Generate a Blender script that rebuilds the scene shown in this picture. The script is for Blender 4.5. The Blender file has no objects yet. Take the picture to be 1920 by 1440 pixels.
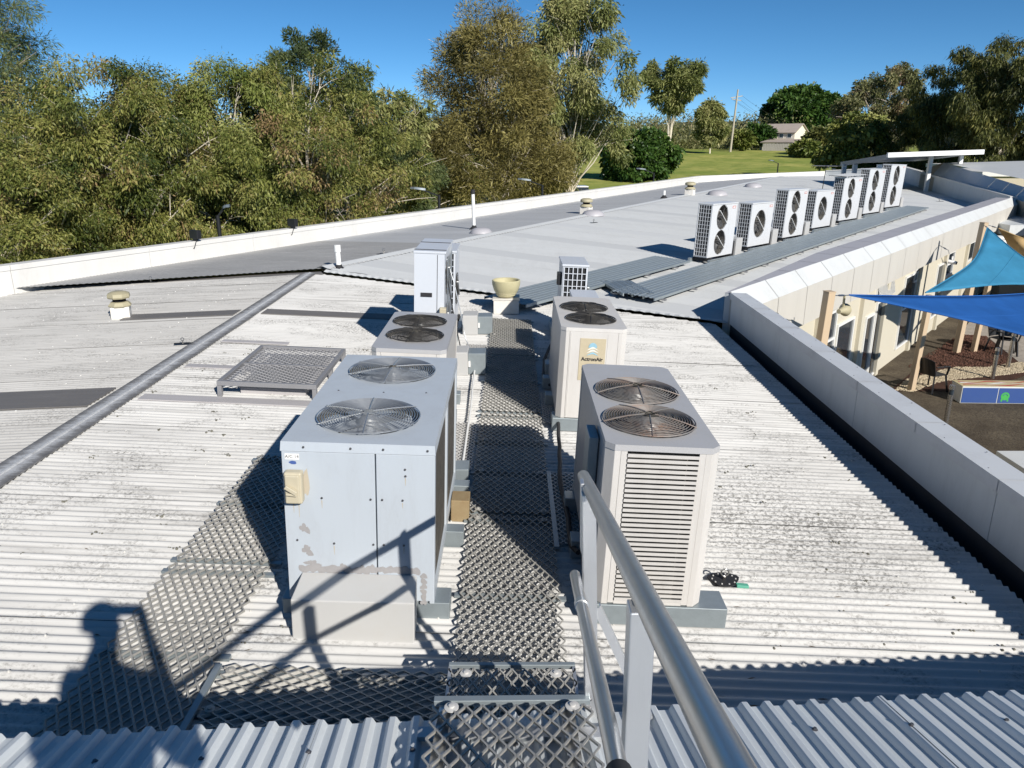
import bpy, bmesh, math, random
import numpy as np
from mathutils import Vector, Matrix, Euler

# ------------------------------------------------------------------ camera, sky, sun, exposure
SC = bpy.context.scene
COL = SC.collection
CZ = 2.75                      # camera height above the near roof centre line
PITCH = math.radians(17.55)
FPX = 1442.0                   # focal length in pixels of the 1920 px wide photograph
SUN_TRAVEL = Vector((-2.27, 3.95, -2.65)).normalized()

cam_d = bpy.data.cameras.new("camera")
cam_d.sensor_width = 36.0
cam_d.lens = FPX / 1920.0 * 36.0
cam_d.clip_start = 0.03
cam_d.clip_end = 5000.0
cam = bpy.data.objects.new("camera", cam_d)
COL.objects.link(cam)
cam.location = (0, 0, CZ)
cam.rotation_euler = (math.pi / 2 - PITCH, 0, 0)
SC.camera = cam

world = bpy.data.worlds.new("World")
SC.world = world
world.use_nodes = True
wn = world.node_tree
wn.nodes.clear()
w_out = wn.nodes.new("ShaderNodeOutputWorld")
w_bg = wn.nodes.new("ShaderNodeBackground")
w_sky = wn.nodes.new("ShaderNodeTexSky")
w_sky.sky_type = 'NISHITA'
w_sky.sun_disc = False
w_sky.sun_elevation = math.asin(-SUN_TRAVEL.z)
w_sky.sun_rotation = math.atan2(-SUN_TRAVEL.x, -SUN_TRAVEL.y)
w_sky.altitude = 0.0
w_sky.air_density = 0.45
w_sky.dust_density = 0.0
w_sky.ozone_density = 6.0
w_hsv = wn.nodes.new("ShaderNodeHueSaturation")
w_hsv.inputs['Saturation'].default_value = 1.10
w_hsv.inputs['Hue'].default_value = 0.489
w_bg.inputs['Strength'].default_value = 0.09
wn.links.new(w_sky.outputs['Color'], w_hsv.inputs['Color'])
wn.links.new(w_hsv.outputs['Color'], w_bg.inputs['Color'])
wn.links.new(w_bg.outputs['Background'], w_out.inputs['Surface'])

sun_d = bpy.data.lights.new("sun", 'SUN')
sun_d.energy = 5.0
sun_d.angle = math.radians(0.5)
sun_d.color = (1.0, 0.95, 0.88)
sun = bpy.data.objects.new("sun", sun_d)
COL.objects.link(sun)
sun.location = (10, -20, 30)
sun.rotation_euler = SUN_TRAVEL.to_track_quat('-Z', 'Y').to_euler()

SC.view_settings.view_transform = 'Standard'
SC.view_settings.look = 'None'
SC.view_settings.exposure = 0.24
SC.view_settings.gamma = 1.0
SC.view_settings.use_curve_mapping = False
SC.cycles.max_bounces = 5
SC.cycles.diffuse_bounces = 3
SC.cycles.glossy_bounces = 3
SC.cycles.transmission_bounces = 2
SC.cycles.caustics_reflective = False
SC.cycles.caustics_refractive = False
SC.cycles.transparent_max_bounces = 8

# ------------------------------------------------------------------ helpers
RNG = random.Random(7)
KH = FPX / math.cos(PITCH)
SP, CP = math.sin(PITCH), math.cos(PITCH)
HORIZON = 720 - FPX * math.tan(PITCH)


def at_z(px, py, z):
    """world point at height z seen in that direction"""
    h = CZ - z
    D = h * KH / (py - HORIZON)
    return Vector(((px - 960) / FPX * D, (D - h * SP) / CP, z))


def at_d(px, py, D):
    h = (py - HORIZON) * D / KH
    return Vector(((px - 960) / FPX * D, (D - h * SP) / CP, CZ - h))


class MB:
    def __init__(s):
        s.v, s.f, s.m = [], [], []

    def add(s, vs, fs, mi=0, M=None):
        o = len(s.v)
        if M is not None:
            vs = [M @ Vector(p) for p in vs]
        s.v.extend([tuple(p) for p in vs])
        for f in fs:
            s.f.append(tuple(o + i for i in f))
            s.m.append(mi)
        return s

    def box(s, x0, x1, y0, y1, z0, z1, mi=0, M=None):
        return s.add([(x0, y0, z0), (x1, y0, z0), (x1, y1, z0), (x0, y1, z0), (x0, y0, z1), (x1, y0, z1), (x1, y1, z1), (x0, y1, z1)],
                     [(0, 3, 2, 1), (4, 5, 6, 7), (0, 1, 5, 4), (1, 2, 6, 5), (2, 3, 7, 6), (3, 0, 4, 7)], mi, M)

    def quad(s, a, b, c, d, mi=0, M=None):
        return s.add([a, b, c, d], [(0, 1, 2, 3)], mi, M)

    def prism(s, poly, z0, z1, mi=0, M=None):
        n = len(poly)
        vs = [(p[0], p[1], z0) for p in poly] + [(p[0], p[1], z1) for p in poly]
        fs = [tuple(range(n - 1, -1, -1)), tuple(range(n, 2 * n))] + [(i, (i + 1) % n, n + (i + 1) % n, n + i) for i in range(n)]
        return s.add(vs, fs, mi, M)

    def beam(s, a, b, w, h, mi=0, up=(0, 0, 1)):
        """rectangular bar from a to b, w across, h along up"""
        a, b = Vector(a), Vector(b)
        d = (b - a).normalized()
        sx = d.cross(Vector(up))
        if sx.length < 1e-4:
            sx = Vector((1, 0, 0))
        sx.normalize()
        sz = sx.cross(d).normalized()
        vs = []
        for p in (a, b):
            for i, j in ((-1, -1), (1, -1), (1, 1), (-1, 1)):
                vs.append(p + sx * (i * w / 2) + sz * (j * h / 2))
        return s.add(vs, [(0, 1, 2, 3), (7, 6, 5, 4), (0, 4, 5, 1), (1, 5, 6, 2), (2, 6, 7, 3), (3, 7, 4, 0)], mi)

    def tube(s, pts, r, n=8, mi=0, cap=True):
        pts = [Vector(p) for p in pts]
        m = len(pts)
        rs = r if isinstance(r, (list, tuple)) else [r] * m
        vs, fs = [], []
        ref = None
        for k in range(m):
            d = (pts[min(k + 1, m - 1)] - pts[max(k - 1, 0)])
            if d.length < 1e-9:
                d = Vector((0, 0, 1))
            d.normalize()
            if ref is None:
                ref = Vector((0, 0, 1)) if abs(d.z) < 0.9 else Vector((1, 0, 0))
            a = d.cross(ref).normalized()
            b = d.cross(a).normalized()
            ref = a.cross(d) if a.cross(d).length > 1e-3 else ref
            for i in range(n):
                t = 2 * math.pi * i / n
                vs.append(pts[k] + (a * math.cos(t) + b * math.sin(t)) * rs[k])
        for k in range(m - 1):
            for i in range(n):
                j = (i + 1) % n
                fs.append((k * n + i, k * n + j, (k + 1) * n + j, (k + 1) * n + i))
        if cap:
            fs.append(tuple(range(n - 1, -1, -1)))
            fs.append(tuple((m - 1) * n + i for i in range(n)))
        return s.add(vs, fs, mi)

    def ring(s, c, R, r, n=32, k=5, mi=0, axis='z', a0=0, a1=2 * math.pi):
        full = abs(a1 - a0 - 2 * math.pi) < 1e-6
        cnt = n if full else n + 1
        vs, fs = [], []
        for i in range(cnt):
            t = a0 + (a1 - a0) * i / n
            for j in range(k):
                p = 2 * math.pi * j / k
                q = R + r * math.cos(p)
                x, y, z = q * math.cos(t), q * math.sin(t), r * math.sin(p)
                if axis == 'y':
                    x, y, z = x, z, y
                elif axis == 'x':
                    x, y, z = z, x, y
                vs.append((c[0] + x, c[1] + y, c[2] + z))
        for i in range(n):
            i2 = (i + 1) % cnt
            for j in range(k):
                j2 = (j + 1) % k
                fs.append((i * k + j, i2 * k + j, i2 * k + j2, i * k + j2))
        return s.add(vs, fs, mi)

    def lathe(s, c, prof, n=24, mi=0, M=None, square=0):
        """prof: list of (r,z) about a vertical axis at c"""
        vs, fs = [], []
        for r, z in prof:
            for i in range(n):
                t = 2 * math.pi * (i + 0.5) / n
                vs.append((c[0] + r * math.cos(t), c[1] + r * math.sin(t), c[2] + z))
        for k in range(len(prof) - 1):
            for i in range(n):
                j = (i + 1) % n
                fs.append((k * n + i, k * n + j, (k + 1) * n + j, (k + 1) * n + i))
        fs.append(tuple(range(n - 1, -1, -1)))
        fs.append(tuple((len(prof) - 1) * n + i for i in range(n)))
        return s.add(vs, fs, mi, M)

    def mesh(s, name, mats, shift=None):
        me = bpy.data.meshes.new(name)
        v = s.v if shift is None else [(p[0] - shift[0], p[1] - shift[1], p[2] - shift[2]) for p in s.v]
        me.from_pydata(v, [], s.f)
        mats = mats if isinstance(mats, (list, tuple)) else [mats]
        for m in mats:
            me.materials.append(m)
        if len(mats) > 1:
            me.polygons.foreach_set('material_index', s.m)
        me.update()
        return me

    def build(s, name, mats, parent=None, smooth=None, bevel=0, world=False):
        """one mesh object. Local coords of the parent unless world=True (then verts are world coords)"""
        a = np.array(s.v)
        lo, hi = a.min(0), a.max(0)
        c = ((lo[0] + hi[0]) / 2, (lo[1] + hi[1]) / 2, lo[2])
        me = s.mesh(name, mats, c)
        o = bpy.data.objects.new(name, me)
        COL.objects.link(o)
        o.location = c
        if parent is not None:
            o.parent = parent
            if world:
                r = parent
                M = Matrix.Identity(4)
                while r is not None:
                    M = r.matrix_basis @ M
                    r = r.parent
                o.matrix_parent_inverse = M.inverted()
        if smooth is not None:
            me.shade_smooth() if smooth >= 180 else None
            if smooth < 180:
                set_smooth(me, math.radians(smooth))
        if bevel:
            b = o.modifiers.new("bevel", 'BEVEL')
            b.width = bevel
            b.segments = 2
            b.limit_method = 'ANGLE'
            b.angle_limit = math.radians(40)
        return o


def set_smooth(me, ang):
    me.shade_smooth()
    bm = bmesh.new()
    bm.from_mesh(me)
    for e in bm.edges:
        if len(e.link_faces) == 2:
            if e.calc_face_angle(0) > ang:
                e.smooth = False
        else:
            e.smooth = False
    bm.to_mesh(me)
    bm.free()


def tag(o, label=None, cat=None, group=None, kind=None):
    if label:
        o['label'] = label
    if cat:
        o['category'] = cat
    if group:
        o['group'] = group
    if kind:
        o['kind'] = kind
    return o


def thing(name, label, cat, loc=(0, 0, 0), rot=(0, 0, 0), group=None):
    o = bpy.data.objects.new(name, None)
    COL.objects.link(o)
    o.empty_display_size = 0.2
    o.location = loc
    o.rotation_euler = rot
    return tag(o, label, cat, group)


def part_empty(name, parent):
    o = bpy.data.objects.new(name, None)
    COL.objects.link(o)
    o.empty_display_size = 0.1
    o.parent = parent
    return o


def copy_tree(o, parent=None):
    c = o.copy()
    COL.objects.link(c)
    if parent is not None:
        c.parent = parent
    for ch in list(o.children):
        copy_tree(ch, c)
    return c


# ------------------------------------------------------------------ materials
def new_mat(name):
    m = bpy.data.materials.new(name)
    m.use_nodes = True
    nt = m.node_tree
    return m, nt, nt.nodes['Principled BSDF']


def N(nt, t, **kw):
    n = nt.nodes.new(t)
    for k, v in kw.items():
        if k in n.inputs:
            n.inputs[k].default_value = v
        else:
            setattr(n, k, v)
    return n


def c4(c):
    return (c[0], c[1], c[2], 1)


def ramp(nt, stops):
    r = nt.nodes.new('ShaderNodeValToRGB')
    e = r.color_ramp.elements
    while len(e) < len(stops):
        e.new(0.5)
    for i, (p, c) in enumerate(stops):
        e[i].position = p
        e[i].color = c4(c) if len(c) == 3 else c
    return r


def mixc(nt, fac, a, b, blend='MIX'):
    n = nt.nodes.new('ShaderNodeMix')
    n.data_type = 'RGBA'
    n.blend_type = blend
    for sock, val in ((n.inputs[0], fac), (n.inputs[6], a), (n.inputs[7], b)):
        if isinstance(val, (int, float)):
            sock.default_value = val
        elif isinstance(val, (tuple, list)):
            sock.default_value = c4(val)
        else:
            nt.links.new(val, sock)
    return n.outputs[2]


def coords(nt, scale=(1, 1, 1), kind='Object', rot=(0, 0, 0)):
    tc = nt.nodes.new('ShaderNodeTexCoord')
    mp = nt.nodes.new('ShaderNodeMapping')
    mp.inputs['Scale'].default_value = scale
    mp.inputs['Rotation'].default_value = rot
    if kind == 'World':
        g = nt.nodes.new('ShaderNodeNewGeometry')
        nt.links.new(g.outputs['Position'], mp.inputs['Vector'])
    else:
        nt.links.new(tc.outputs[kind], mp.inputs['Vector'])
    return mp.outputs['Vector']


def noise(nt, vec, scale, detail=4, rough=0.6, dist=0.0):
    n = nt.nodes.new('ShaderNodeTexNoise')
    n.inputs['Scale'].default_value = scale
    n.inputs['Detail'].default_value = detail
    n.inputs['Roughness'].default_value = rough
    n.inputs['Distortion'].default_value = dist
    nt.links.new(vec, n.inputs['Vector'])
    return n.outputs['Fac']


def bump(nt, bsdf, h, strength=0.3, dist=0.01):
    b = nt.nodes.new('ShaderNodeBump')
    b.inputs['Strength'].default_value = strength
    b.inputs['Distance'].default_value = dist
    nt.links.new(h, b.inputs['Height'])
    nt.links.new(b.outputs['Normal'], bsdf.inputs['Normal'])


def mat_paint(name, col, rough=0.45, metal=0.0, dirt=(0.25, 0.24, 0.22), amount=0.35, scale=3.0, bumpy=0.05, spec=0.5, stretch=(1, 1, 1)):
    """painted / metal surface with soft stains and speckle of its own"""
    m, nt, b = new_mat(name)
    v = coords(nt, stretch, 'World')
    n1 = noise(nt, v, scale, 6, 0.65, 0.3)
    n2 = noise(nt, v, scale * 14, 3, 0.6)
    r1 = ramp(nt, [(0.45, (0, 0, 0)), (0.78, (1, 1, 1))])
    nt.links.new(n1, r1.inputs[0])
    r2 = ramp(nt, [(0.40, (0.35, 0.35, 0.35)), (0.75, (1, 1, 1))])
    nt.links.new(n2, r2.inputs[0])
    mul = nt.nodes.new('ShaderNodeMath')
    mul.operation = 'MULTIPLY'
    nt.links.new(r1.outputs[0], mul.inputs[0])
    nt.links.new(r2.outputs[0], mul.inputs[1])
    mul2 = nt.nodes.new('ShaderNodeMath')
    mul2.operation = 'MULTIPLY'
    nt.links.new(mul.outputs[0], mul2.inputs[0])
    mul2.inputs[1].default_value = amount
    out = mixc(nt, mul2.outputs[0], col, dirt)
    nt.links.new(out, b.inputs['Base Color'])
    rr = nt.nodes.new('ShaderNodeMapRange')
    rr.inputs[3].default_value = max(0.05, rough - 0.08)
    rr.inputs[4].default_value = min(1, rough + 0.12)
    nt.links.new(n2, rr.inputs[0])
    nt.links.new(rr.outputs[0], b.inputs['Roughness'])
    b.inputs['Metallic'].default_value = metal
    b.inputs['Specular IOR Level'].default_value = spec
    if bumpy:
        bump(nt, b, n1, bumpy, 0.02)
    return m


def mat_plain(name, col, rough=0.6, metal=0.0, spec=0.5, var=0.12, scale=8):
    m, nt, b = new_mat(name)
    v = coords(nt, (1, 1, 1), 'World')
    n1 = noise(nt, v, scale, 4, 0.6)
    lo = tuple(c * (1 - var) for c in col)
    hi = tuple(min(1, c * (1 + var)) for c in col)
    r = ramp(nt, [(0.3, lo), (0.7, hi)])
    nt.links.new(n1, r.inputs[0])
    nt.links.new(r.outputs[0], b.inputs['Base Color'])
    b.inputs['Roughness'].default_value = rough
    b.inputs['Metallic'].default_value = metal
    b.inputs['Specular IOR Level'].default_value = spec
    return m


def mat_roof(name, base, grime, lichen, a_grime, a_lichen, rough=0.5, streak=(0.35, 4.0, 1.0), rot=0.0, patch=None, var=.05):
    """weathered painted roof iron: streaks along the sheet, blotchy lichen"""
    m, nt, b = new_mat(name)
    v = coords(nt, streak, 'World', (0, 0, rot))
    vw = coords(nt, (1, 1, 1), 'World')
    s1 = noise(nt, v, 2.2, 6, 0.7, 0.4)
    s2 = noise(nt, vw, 0.45, 3, 0.5, 0.2)
    s3 = noise(nt, coords(nt, (.7, 1.1, 1), 'World', (0, 0, rot)), 52, 5, 0.75, 0.0)
    s4 = noise(nt, coords(nt, (.6, 1.3, 1), 'World', (0, 0, rot)), 1.7, 6, 0.75, 0.5)
    r1 = ramp(nt, [(0.42, (0, 0, 0)), (0.75, (1, 1, 1))])
    nt.links.new(s1, r1.inputs[0])
    r2 = ramp(nt, [(0.38, (0.15, 0.15, 0.15)), (0.66, (1, 1, 1))])
    nt.links.new(s2, r2.inputs[0])
    f = nt.nodes.new('ShaderNodeMath'); f.operation = 'MULTIPLY'
    nt.links.new(r1.outputs[0], f.inputs[0]); nt.links.new(r2.outputs[0], f.inputs[1])
    f2 = nt.nodes.new('ShaderNodeMath'); f2.operation = 'MULTIPLY'
    nt.links.new(f.outputs[0], f2.inputs[0]); f2.inputs[1].default_value = a_grime
    oi = nt.nodes.new('ShaderNodeObjectInfo')
    rb = ramp(nt, [(0, tuple(c * (1 - var) for c in base)), (1, tuple(min(1, c * (1 + var)) for c in base))])
    nt.links.new(oi.outputs['Random'], rb.inputs[0])
    c1 = mixc(nt, f2.outputs[0], rb.outputs[0], grime)
    r3 = ramp(nt, [(0.46, (0, 0, 0)), (0.62, (1, 1, 1))])
    nt.links.new(s3, r3.inputs[0])
    r4 = ramp(nt, [(0.47, (0, 0, 0)), (0.62, (1, 1, 1))])
    nt.links.new(s4, r4.inputs[0])
    g = nt.nodes.new('ShaderNodeMath'); g.operation = 'MULTIPLY'
    nt.links.new(r3.outputs[0], g.inputs[0]); nt.links.new(r4.outputs[0], g.inputs[1])
    last = g
    if patch:
        cx, cy, rad = patch
        geo = nt.nodes.new('ShaderNodeNewGeometry')
        d = nt.nodes.new('ShaderNodeVectorMath'); d.operation = 'DISTANCE'
        sub = nt.nodes.new('ShaderNodeVectorMath'); sub.operation = 'MULTIPLY'
        nt.links.new(geo.outputs['Position'], sub.inputs[0]); sub.inputs[1].default_value = (1, 1, 0)
        nt.links.new(sub.outputs[0], d.inputs[0]); d.inputs[1].default_value = (cx, cy, 0)
        mr = nt.nodes.new('ShaderNodeMapRange')
        mr.inputs[1].default_value = rad * 0.3; mr.inputs[2].default_value = rad
        mr.inputs[3].default_value = 1.0; mr.inputs[4].default_value = 0.0
        nt.links.new(d.outputs['Value'], mr.inputs[0])
        mx = nt.nodes.new('ShaderNodeMath'); mx.operation = 'MULTIPLY_ADD'
        nt.links.new(r3.outputs[0], mx.inputs[0]); nt.links.new(mr.outputs[0], mx.inputs[1]); nt.links.new(g.outputs[0], mx.inputs[2])
        mx.use_clamp = True
        last = mx
    g2 = nt.nodes.new('ShaderNodeMath'); g2.operation = 'MULTIPLY'
    nt.links.new(last.outputs[0], g2.inputs[0]); g2.inputs[1].default_value = a_lichen
    c2 = mixc(nt, g2.outputs[0], c1, lichen)
    nt.links.new(c2, b.inputs['Base Color'])
    b.inputs['Roughness'].default_value = rough
    bump(nt, b, s3, 0.06, 0.004)
    return m


def mat_leaf(name, stops, trans=0.25, rough=0.55):
    m, nt, b = new_mat(name)
    at = nt.nodes.new('ShaderNodeAttribute')
    at.attribute_name = 'tint'
    r = ramp(nt, stops)
    nt.links.new(at.outputs['Fac'], r.inputs[0])
    nt.links.new(r.outputs[0], b.inputs['Base Color'])
    b.inputs['Roughness'].default_value = rough
    b.inputs['Specular IOR Level'].default_value = 0.35
    tr = nt.nodes.new('ShaderNodeBsdfTranslucent')
    nt.links.new(r.outputs[0], tr.inputs['Color'])
    mx = nt.nodes.new('ShaderNodeMixShader')
    mx.inputs[0].default_value = trans
    out = nt.nodes['Material Output']
    nt.links.new(b.outputs[0], mx.inputs[1])
    nt.links.new(tr.outputs[0], mx.inputs[2])
    nt.links.new(mx.outputs[0], out.inputs['Surface'])
    return m


def mat_ground(name, a, b_, c, s1, s2, bstr=0.4, rough=0.95, bdist=0.03):
    m, nt, b = new_mat(name)
    v = coords(nt, (1, 1, 1), 'World')
    n1 = noise(nt, v, s1, 6, 0.65, 0.2)
    n2 = noise(nt, v, s2, 4, 0.7)
    r1 = ramp(nt, [(0.35, a), (0.65, b_)])
    nt.links.new(n1, r1.inputs[0])
    r2 = ramp(nt, [(0.45, (0, 0, 0)), (0.7, (1, 1, 1))])
    nt.links.new(n2, r2.inputs[0])
    out = mixc(nt, r2.outputs[0], r1.outputs[0], c)
    nt.links.new(out, b.inputs['Base Color'])
    b.inputs['Roughness'].default_value = rough
    b.inputs['Specular IOR Level'].default_value = 0.2
    bump(nt, b, n2, bstr, bdist)
    return m


def mat_glass(name, col=(0.03, 0.04, 0.05)):
    m, nt, b = new_mat(name)
    b.inputs['Base Color'].default_value = c4(col)
    b.inputs['Roughness'].default_value = 0.06
    b.inputs['Specular IOR Level'].default_value = 0.6
    return m


def mat_coil(name, a=(0.05, 0.05, 0.05), b_=(0.22, 0.20, 0.17), axis=1, scale=90, metal=0.6):
    m, nt, b = new_mat(name)
    w = nt.nodes.new('ShaderNodeTexWave')
    w.bands_direction = 'XYZ'[axis]
    w.inputs['Scale'].default_value = scale
    v = coords(nt, (1, 1, 1), 'Object')
    nt.links.new(v, w.inputs['Vector'])
    n1 = noise(nt, coords(nt, (1, 1, 1), 'Object'), 9, 5, 0.7)
    r = ramp(nt, [(0.3, a), (0.7, b_)])
    nt.links.new(n1, r.inputs[0])
    out = mixc(nt, w.outputs['Fac'], r.outputs[0], a)
    nt.links.new(out, b.inputs['Base Color'])
    b.inputs['Roughness'].default_value = 0.6
    b.inputs['Metallic'].default_value = metal
    bump(nt, b, w.outputs['Fac'], 0.5, 0.004)
    return m


M = {}
M['roof'] = mat_roof('weathered_roof_white', (0.60, 0.595, 0.575), (0.25, 0.245, 0.235), (0.12, 0.115, 0.105), 0.9, 0.85, 0.55, (0.35, 9.0, 1.0), 0, (2.1, 5.3, 1.3))
M['roof_left'] = mat_roof('weathered_roof_grey', (0.52, 0.51, 0.485), (0.27, 0.265, 0.25), (0.13, 0.125, 0.115), 0.95, 0.7, 0.6, (0.35, 9.0, 1.0))
M['roof_far'] = mat_roof('pale_roof_far', (0.57, 0.585, 0.585), (0.47, 0.475, 0.47), (0.28, 0.28, 0.27), 0.5, 0.25, 0.45, (2.0, 0.3, 1.0), math.radians(29), var=.015)
M['roof_far_b'] = mat_roof('pale_roof_far_band', (0.515, 0.53, 0.535), (0.45, 0.455, 0.46), (0.34, 0.34, 0.34), 0.3, 0.1, 0.45)
M['roof_back'] = mat_roof('grey_roof_back', (0.42, 0.43, 0.44), (0.34, 0.345, 0.35), (0.24, 0.24, 0.23), 0.5, 0.25, 0.5)
M['roof_dark'] = mat_roof('dirty_roof_back', (0.33, 0.33, 0.325), (0.20, 0.195, 0.19), (0.52, 0.51, 0.50), 0.8, 0.6, 0.6)
M['ridge'] = mat_roof('stained_ridge_cap', (0.52, 0.53, 0.54), (0.16, 0.155, 0.15), (0.14, 0.13, 0.12), 0.95, 0.55, 0.5, (5, 0.8, 1))
def mat_ridge():
    m, nt, b = new_mat('stained_ridge_cap_edges')
    geo = nt.nodes.new('ShaderNodeNewGeometry')
    sp = nt.nodes.new('ShaderNodeSeparateXYZ')
    nt.links.new(geo.outputs['Position'], sp.inputs[0])
    ad = nt.nodes.new('ShaderNodeMath'); ad.operation = 'ADD'; ad.inputs[1].default_value = 4.1
    nt.links.new(sp.outputs['X'], ad.inputs[0])
    ab = nt.nodes.new('ShaderNodeMath'); ab.operation = 'ABSOLUTE'
    nt.links.new(ad.outputs[0], ab.inputs[0])
    n1 = noise(nt, coords(nt, (1.2, 5, 1), 'World'), 3.2, 7, .78, .3)
    n2 = noise(nt, coords(nt, (1, 1, 1), 'World'), 30, 4, .7, .2)
    ma = nt.nodes.new('ShaderNodeMath'); ma.operation = 'MULTIPLY_ADD'
    nt.links.new(n1, ma.inputs[0]); ma.inputs[1].default_value = .30; nt.links.new(ab.outputs[0], ma.inputs[2])
    r = ramp(nt, [(.16, (.52, .53, .54)), (.215, (.40, .405, .41)), (.25, (.23, .225, .22)), (.32, (.12, .115, .11))])
    nt.links.new(ma.outputs[0], r.inputs[0])
    r2 = ramp(nt, [(.5, (0, 0, 0)), (.7, (1, 1, 1))])
    nt.links.new(n2, r2.inputs[0])
    mm = nt.nodes.new('ShaderNodeMath'); mm.operation = 'MULTIPLY'; mm.inputs[1].default_value = .45
    nt.links.new(r2.outputs[0], mm.inputs[0])
    nt.links.new(mixc(nt, mm.outputs[0], r.outputs[0], (.10, .095, .09)), b.inputs['Base Color'])
    b.inputs['Roughness'].default_value = .5
    return m


M['ridge'] = mat_ridge()
M['flash'] = mat_roof('stained_flashing', (0.17, 0.16, 0.152), (0.09, 0.085, 0.08), (0.26, 0.25, 0.24), 0.8, 0.5, 0.6, (0.5, 6, 1))
M['flash_pale'] = mat_roof('lilac_flashing', (0.46, 0.44, 0.44), (0.32, 0.31, 0.31), (0.25, 0.24, 0.22), 0.5, 0.3, 0.5)
M['upper'] = mat_roof('upper_roof_iron', (0.65, 0.69, 0.71), (0.46, 0.48, 0.49), (0.35, 0.35, 0.35), 0.4, 0.15, 0.38, (6, 0.5, 1))
M['clad'] = mat_paint('parapet_cladding', (0.58, 0.61, 0.62), 0.45, 0, (0.33, 0.35, 0.35), 0.5, 1.2, stretch=(2.5, 2.5, .5))
M['cope'] = mat_paint('coping_cladding', (0.56, 0.58, 0.60), 0.42, 0, (0.28, 0.27, 0.26), 0.45, 2.2)
M['white_clad'] = mat_paint('white_cladding', (0.67, 0.66, 0.63), 0.5, 0, (0.42, 0.41, 0.385), 0.5, 0.9, stretch=(2, 2, .5))
M['chamfer'] = mat_paint('chamfer_panel', (0.60, 0.615, 0.61), 0.5, 0, (0.33, 0.33, 0.32), 0.45, 1.6)
M['fascia'] = mat_paint('fascia_panel', (0.55, 0.53, 0.485), 0.55, 0, (0.38, 0.365, 0.33), 0.4, 0.9, stretch=(2.5, 2.5, .4))
M['lilac'] = mat_paint('grey_cap', (0.42, 0.41, 0.43), 0.45, 0, (0.3, 0.3, 0.31), 0.3, 2)
M['dark'] = mat_plain('dark_void', (0.012, 0.012, 0.013), 0.9, 0, 0.1)
M['gutter'] = mat_paint('gutter_shade_black', (0.05, 0.05, 0.055), 0.7, 0.2, (0.03, 0.028, 0.025), 0.8, 5)  # gutter metal, deep shade of the gap put into the near-black colour
M['bluegrey'] = mat_paint('bluegrey_unit_paint', (0.46, 0.505, 0.55), 0.38, 0.0, (0.33, 0.34, 0.35), 0.5, 2.5, 0.07, stretch=(3, 3, .7))
M['cream'] = mat_paint('cream_unit_paint', (0.60, 0.58, 0.55), 0.42, 0, (0.38, 0.35, 0.31), 0.45, 3, 0.06, stretch=(3, 3, .6))
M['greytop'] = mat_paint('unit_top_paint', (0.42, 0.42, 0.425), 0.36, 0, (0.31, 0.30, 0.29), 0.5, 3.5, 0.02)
M['whiteunit'] = mat_paint('white_unit_paint', (0.57, 0.60, 0.645), 0.36, 0, (0.5, 0.5, 0.5), 0.25, 3, 0.02)
M['rowunit'] = mat_paint('row_unit_paint', (0.62, 0.635, 0.65), 0.36, 0, (0.55, 0.55, 0.55), 0.25, 3, 0.02)
M['galv'] = mat_paint('galvanised_steel', (0.36, 0.41, 0.43), 0.42, 0.55, (0.22, 0.25, 0.26), 0.7, 9, 0.03)
M['tube'] = mat_paint('brushed_tube', (0.50, 0.50, 0.50), 0.30, 0.95, (0.44, 0.44, 0.44), 0.15, 3, 0.0)
M['alu'] = mat_paint('mill_aluminium', (0.66, 0.67, 0.68), 0.36, 0.75, (0.45, 0.45, 0.46), 0.4, 5, 0.02, stretch=(4, 4, 0.6))
M['mesh'] = mat_paint('mesh_galvanised', (0.40, 0.39, 0.36), 0.6, 0.1, (0.2, 0.19, 0.17), 0.8, 7, 0.04)
M['meshpale'] = mat_paint('mesh_pale', (0.58, 0.57, 0.55), 0.55, 0.1, (0.3, 0.3, 0.28), 0.6, 7, 0.04)
M['frame'] = mat_paint('grey_frame', (0.30, 0.30, 0.31), 0.5, 0.3, (0.2, 0.2, 0.2), 0.5, 6)
M['wire'] = mat_paint('guard_wire', (0.55, 0.57, 0.58), 0.32, 0.8, (0.3, 0.3, 0.3), 0.4, 9, 0)
M['rustwire'] = mat_paint('rusty_guard_wire', (0.30, 0.28, 0.26), 0.5, 0.6, (0.30, 0.11, 0.03), 0.95, 5, 0)
M['blackwire'] = mat_paint('black_guard_wire', (0.035, 0.033, 0.03), 0.55, 0.2, (0.10, 0.09, 0.08), 0.5, 9, 0)
M['blade'] = mat_paint('fan_blade', (0.22, 0.225, 0.22), 0.45, 0.5, (0.10, 0.09, 0.07), 0.7, 7)
M['bladedark'] = mat_paint('fan_blade_dark', (0.11, 0.11, 0.11), 0.5, 0.1, (0.08, 0.07, 0.06), 0.6, 7)
M['hub'] = mat_paint('fan_hub', (0.42, 0.43, 0.43), 0.4, 0.6, (0.3, 0.28, 0.24), 0.5, 8)
M['cavity'] = mat_paint('fan_cavity', (0.20, 0.19, 0.17), 0.6, 0.4, (0.05, 0.045, 0.04), 0.7, 5)
M['coil'] = mat_coil('coil_fins', (0.07, 0.065, 0.055), (0.26, 0.235, 0.20), 1, 60, 0.4)
M['coil_dark'] = mat_coil('coil_fins_dark', (0.02, 0.021, 0.023), (0.07, 0.07, 0.072), 1, 60, 0.3)
M['screw'] = mat_plain('screw_head', (0.17, 0.17, 0.18), 0.4, 0.7)
M['screwpale'] = mat_plain('screw_head_pale', (0.66, 0.65, 0.62), 0.45, 0.2)
M['beige'] = mat_paint('beige_plastic', (0.50, 0.45, 0.33), 0.5, 0, (0.35, 0.28, 0.16), 0.4, 12)
M['sealant'] = mat_paint('grey_sealant', (0.32, 0.31, 0.31), 0.8, 0, (0.22, 0.21, 0.2), 0.6, 14, 0.3)
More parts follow.
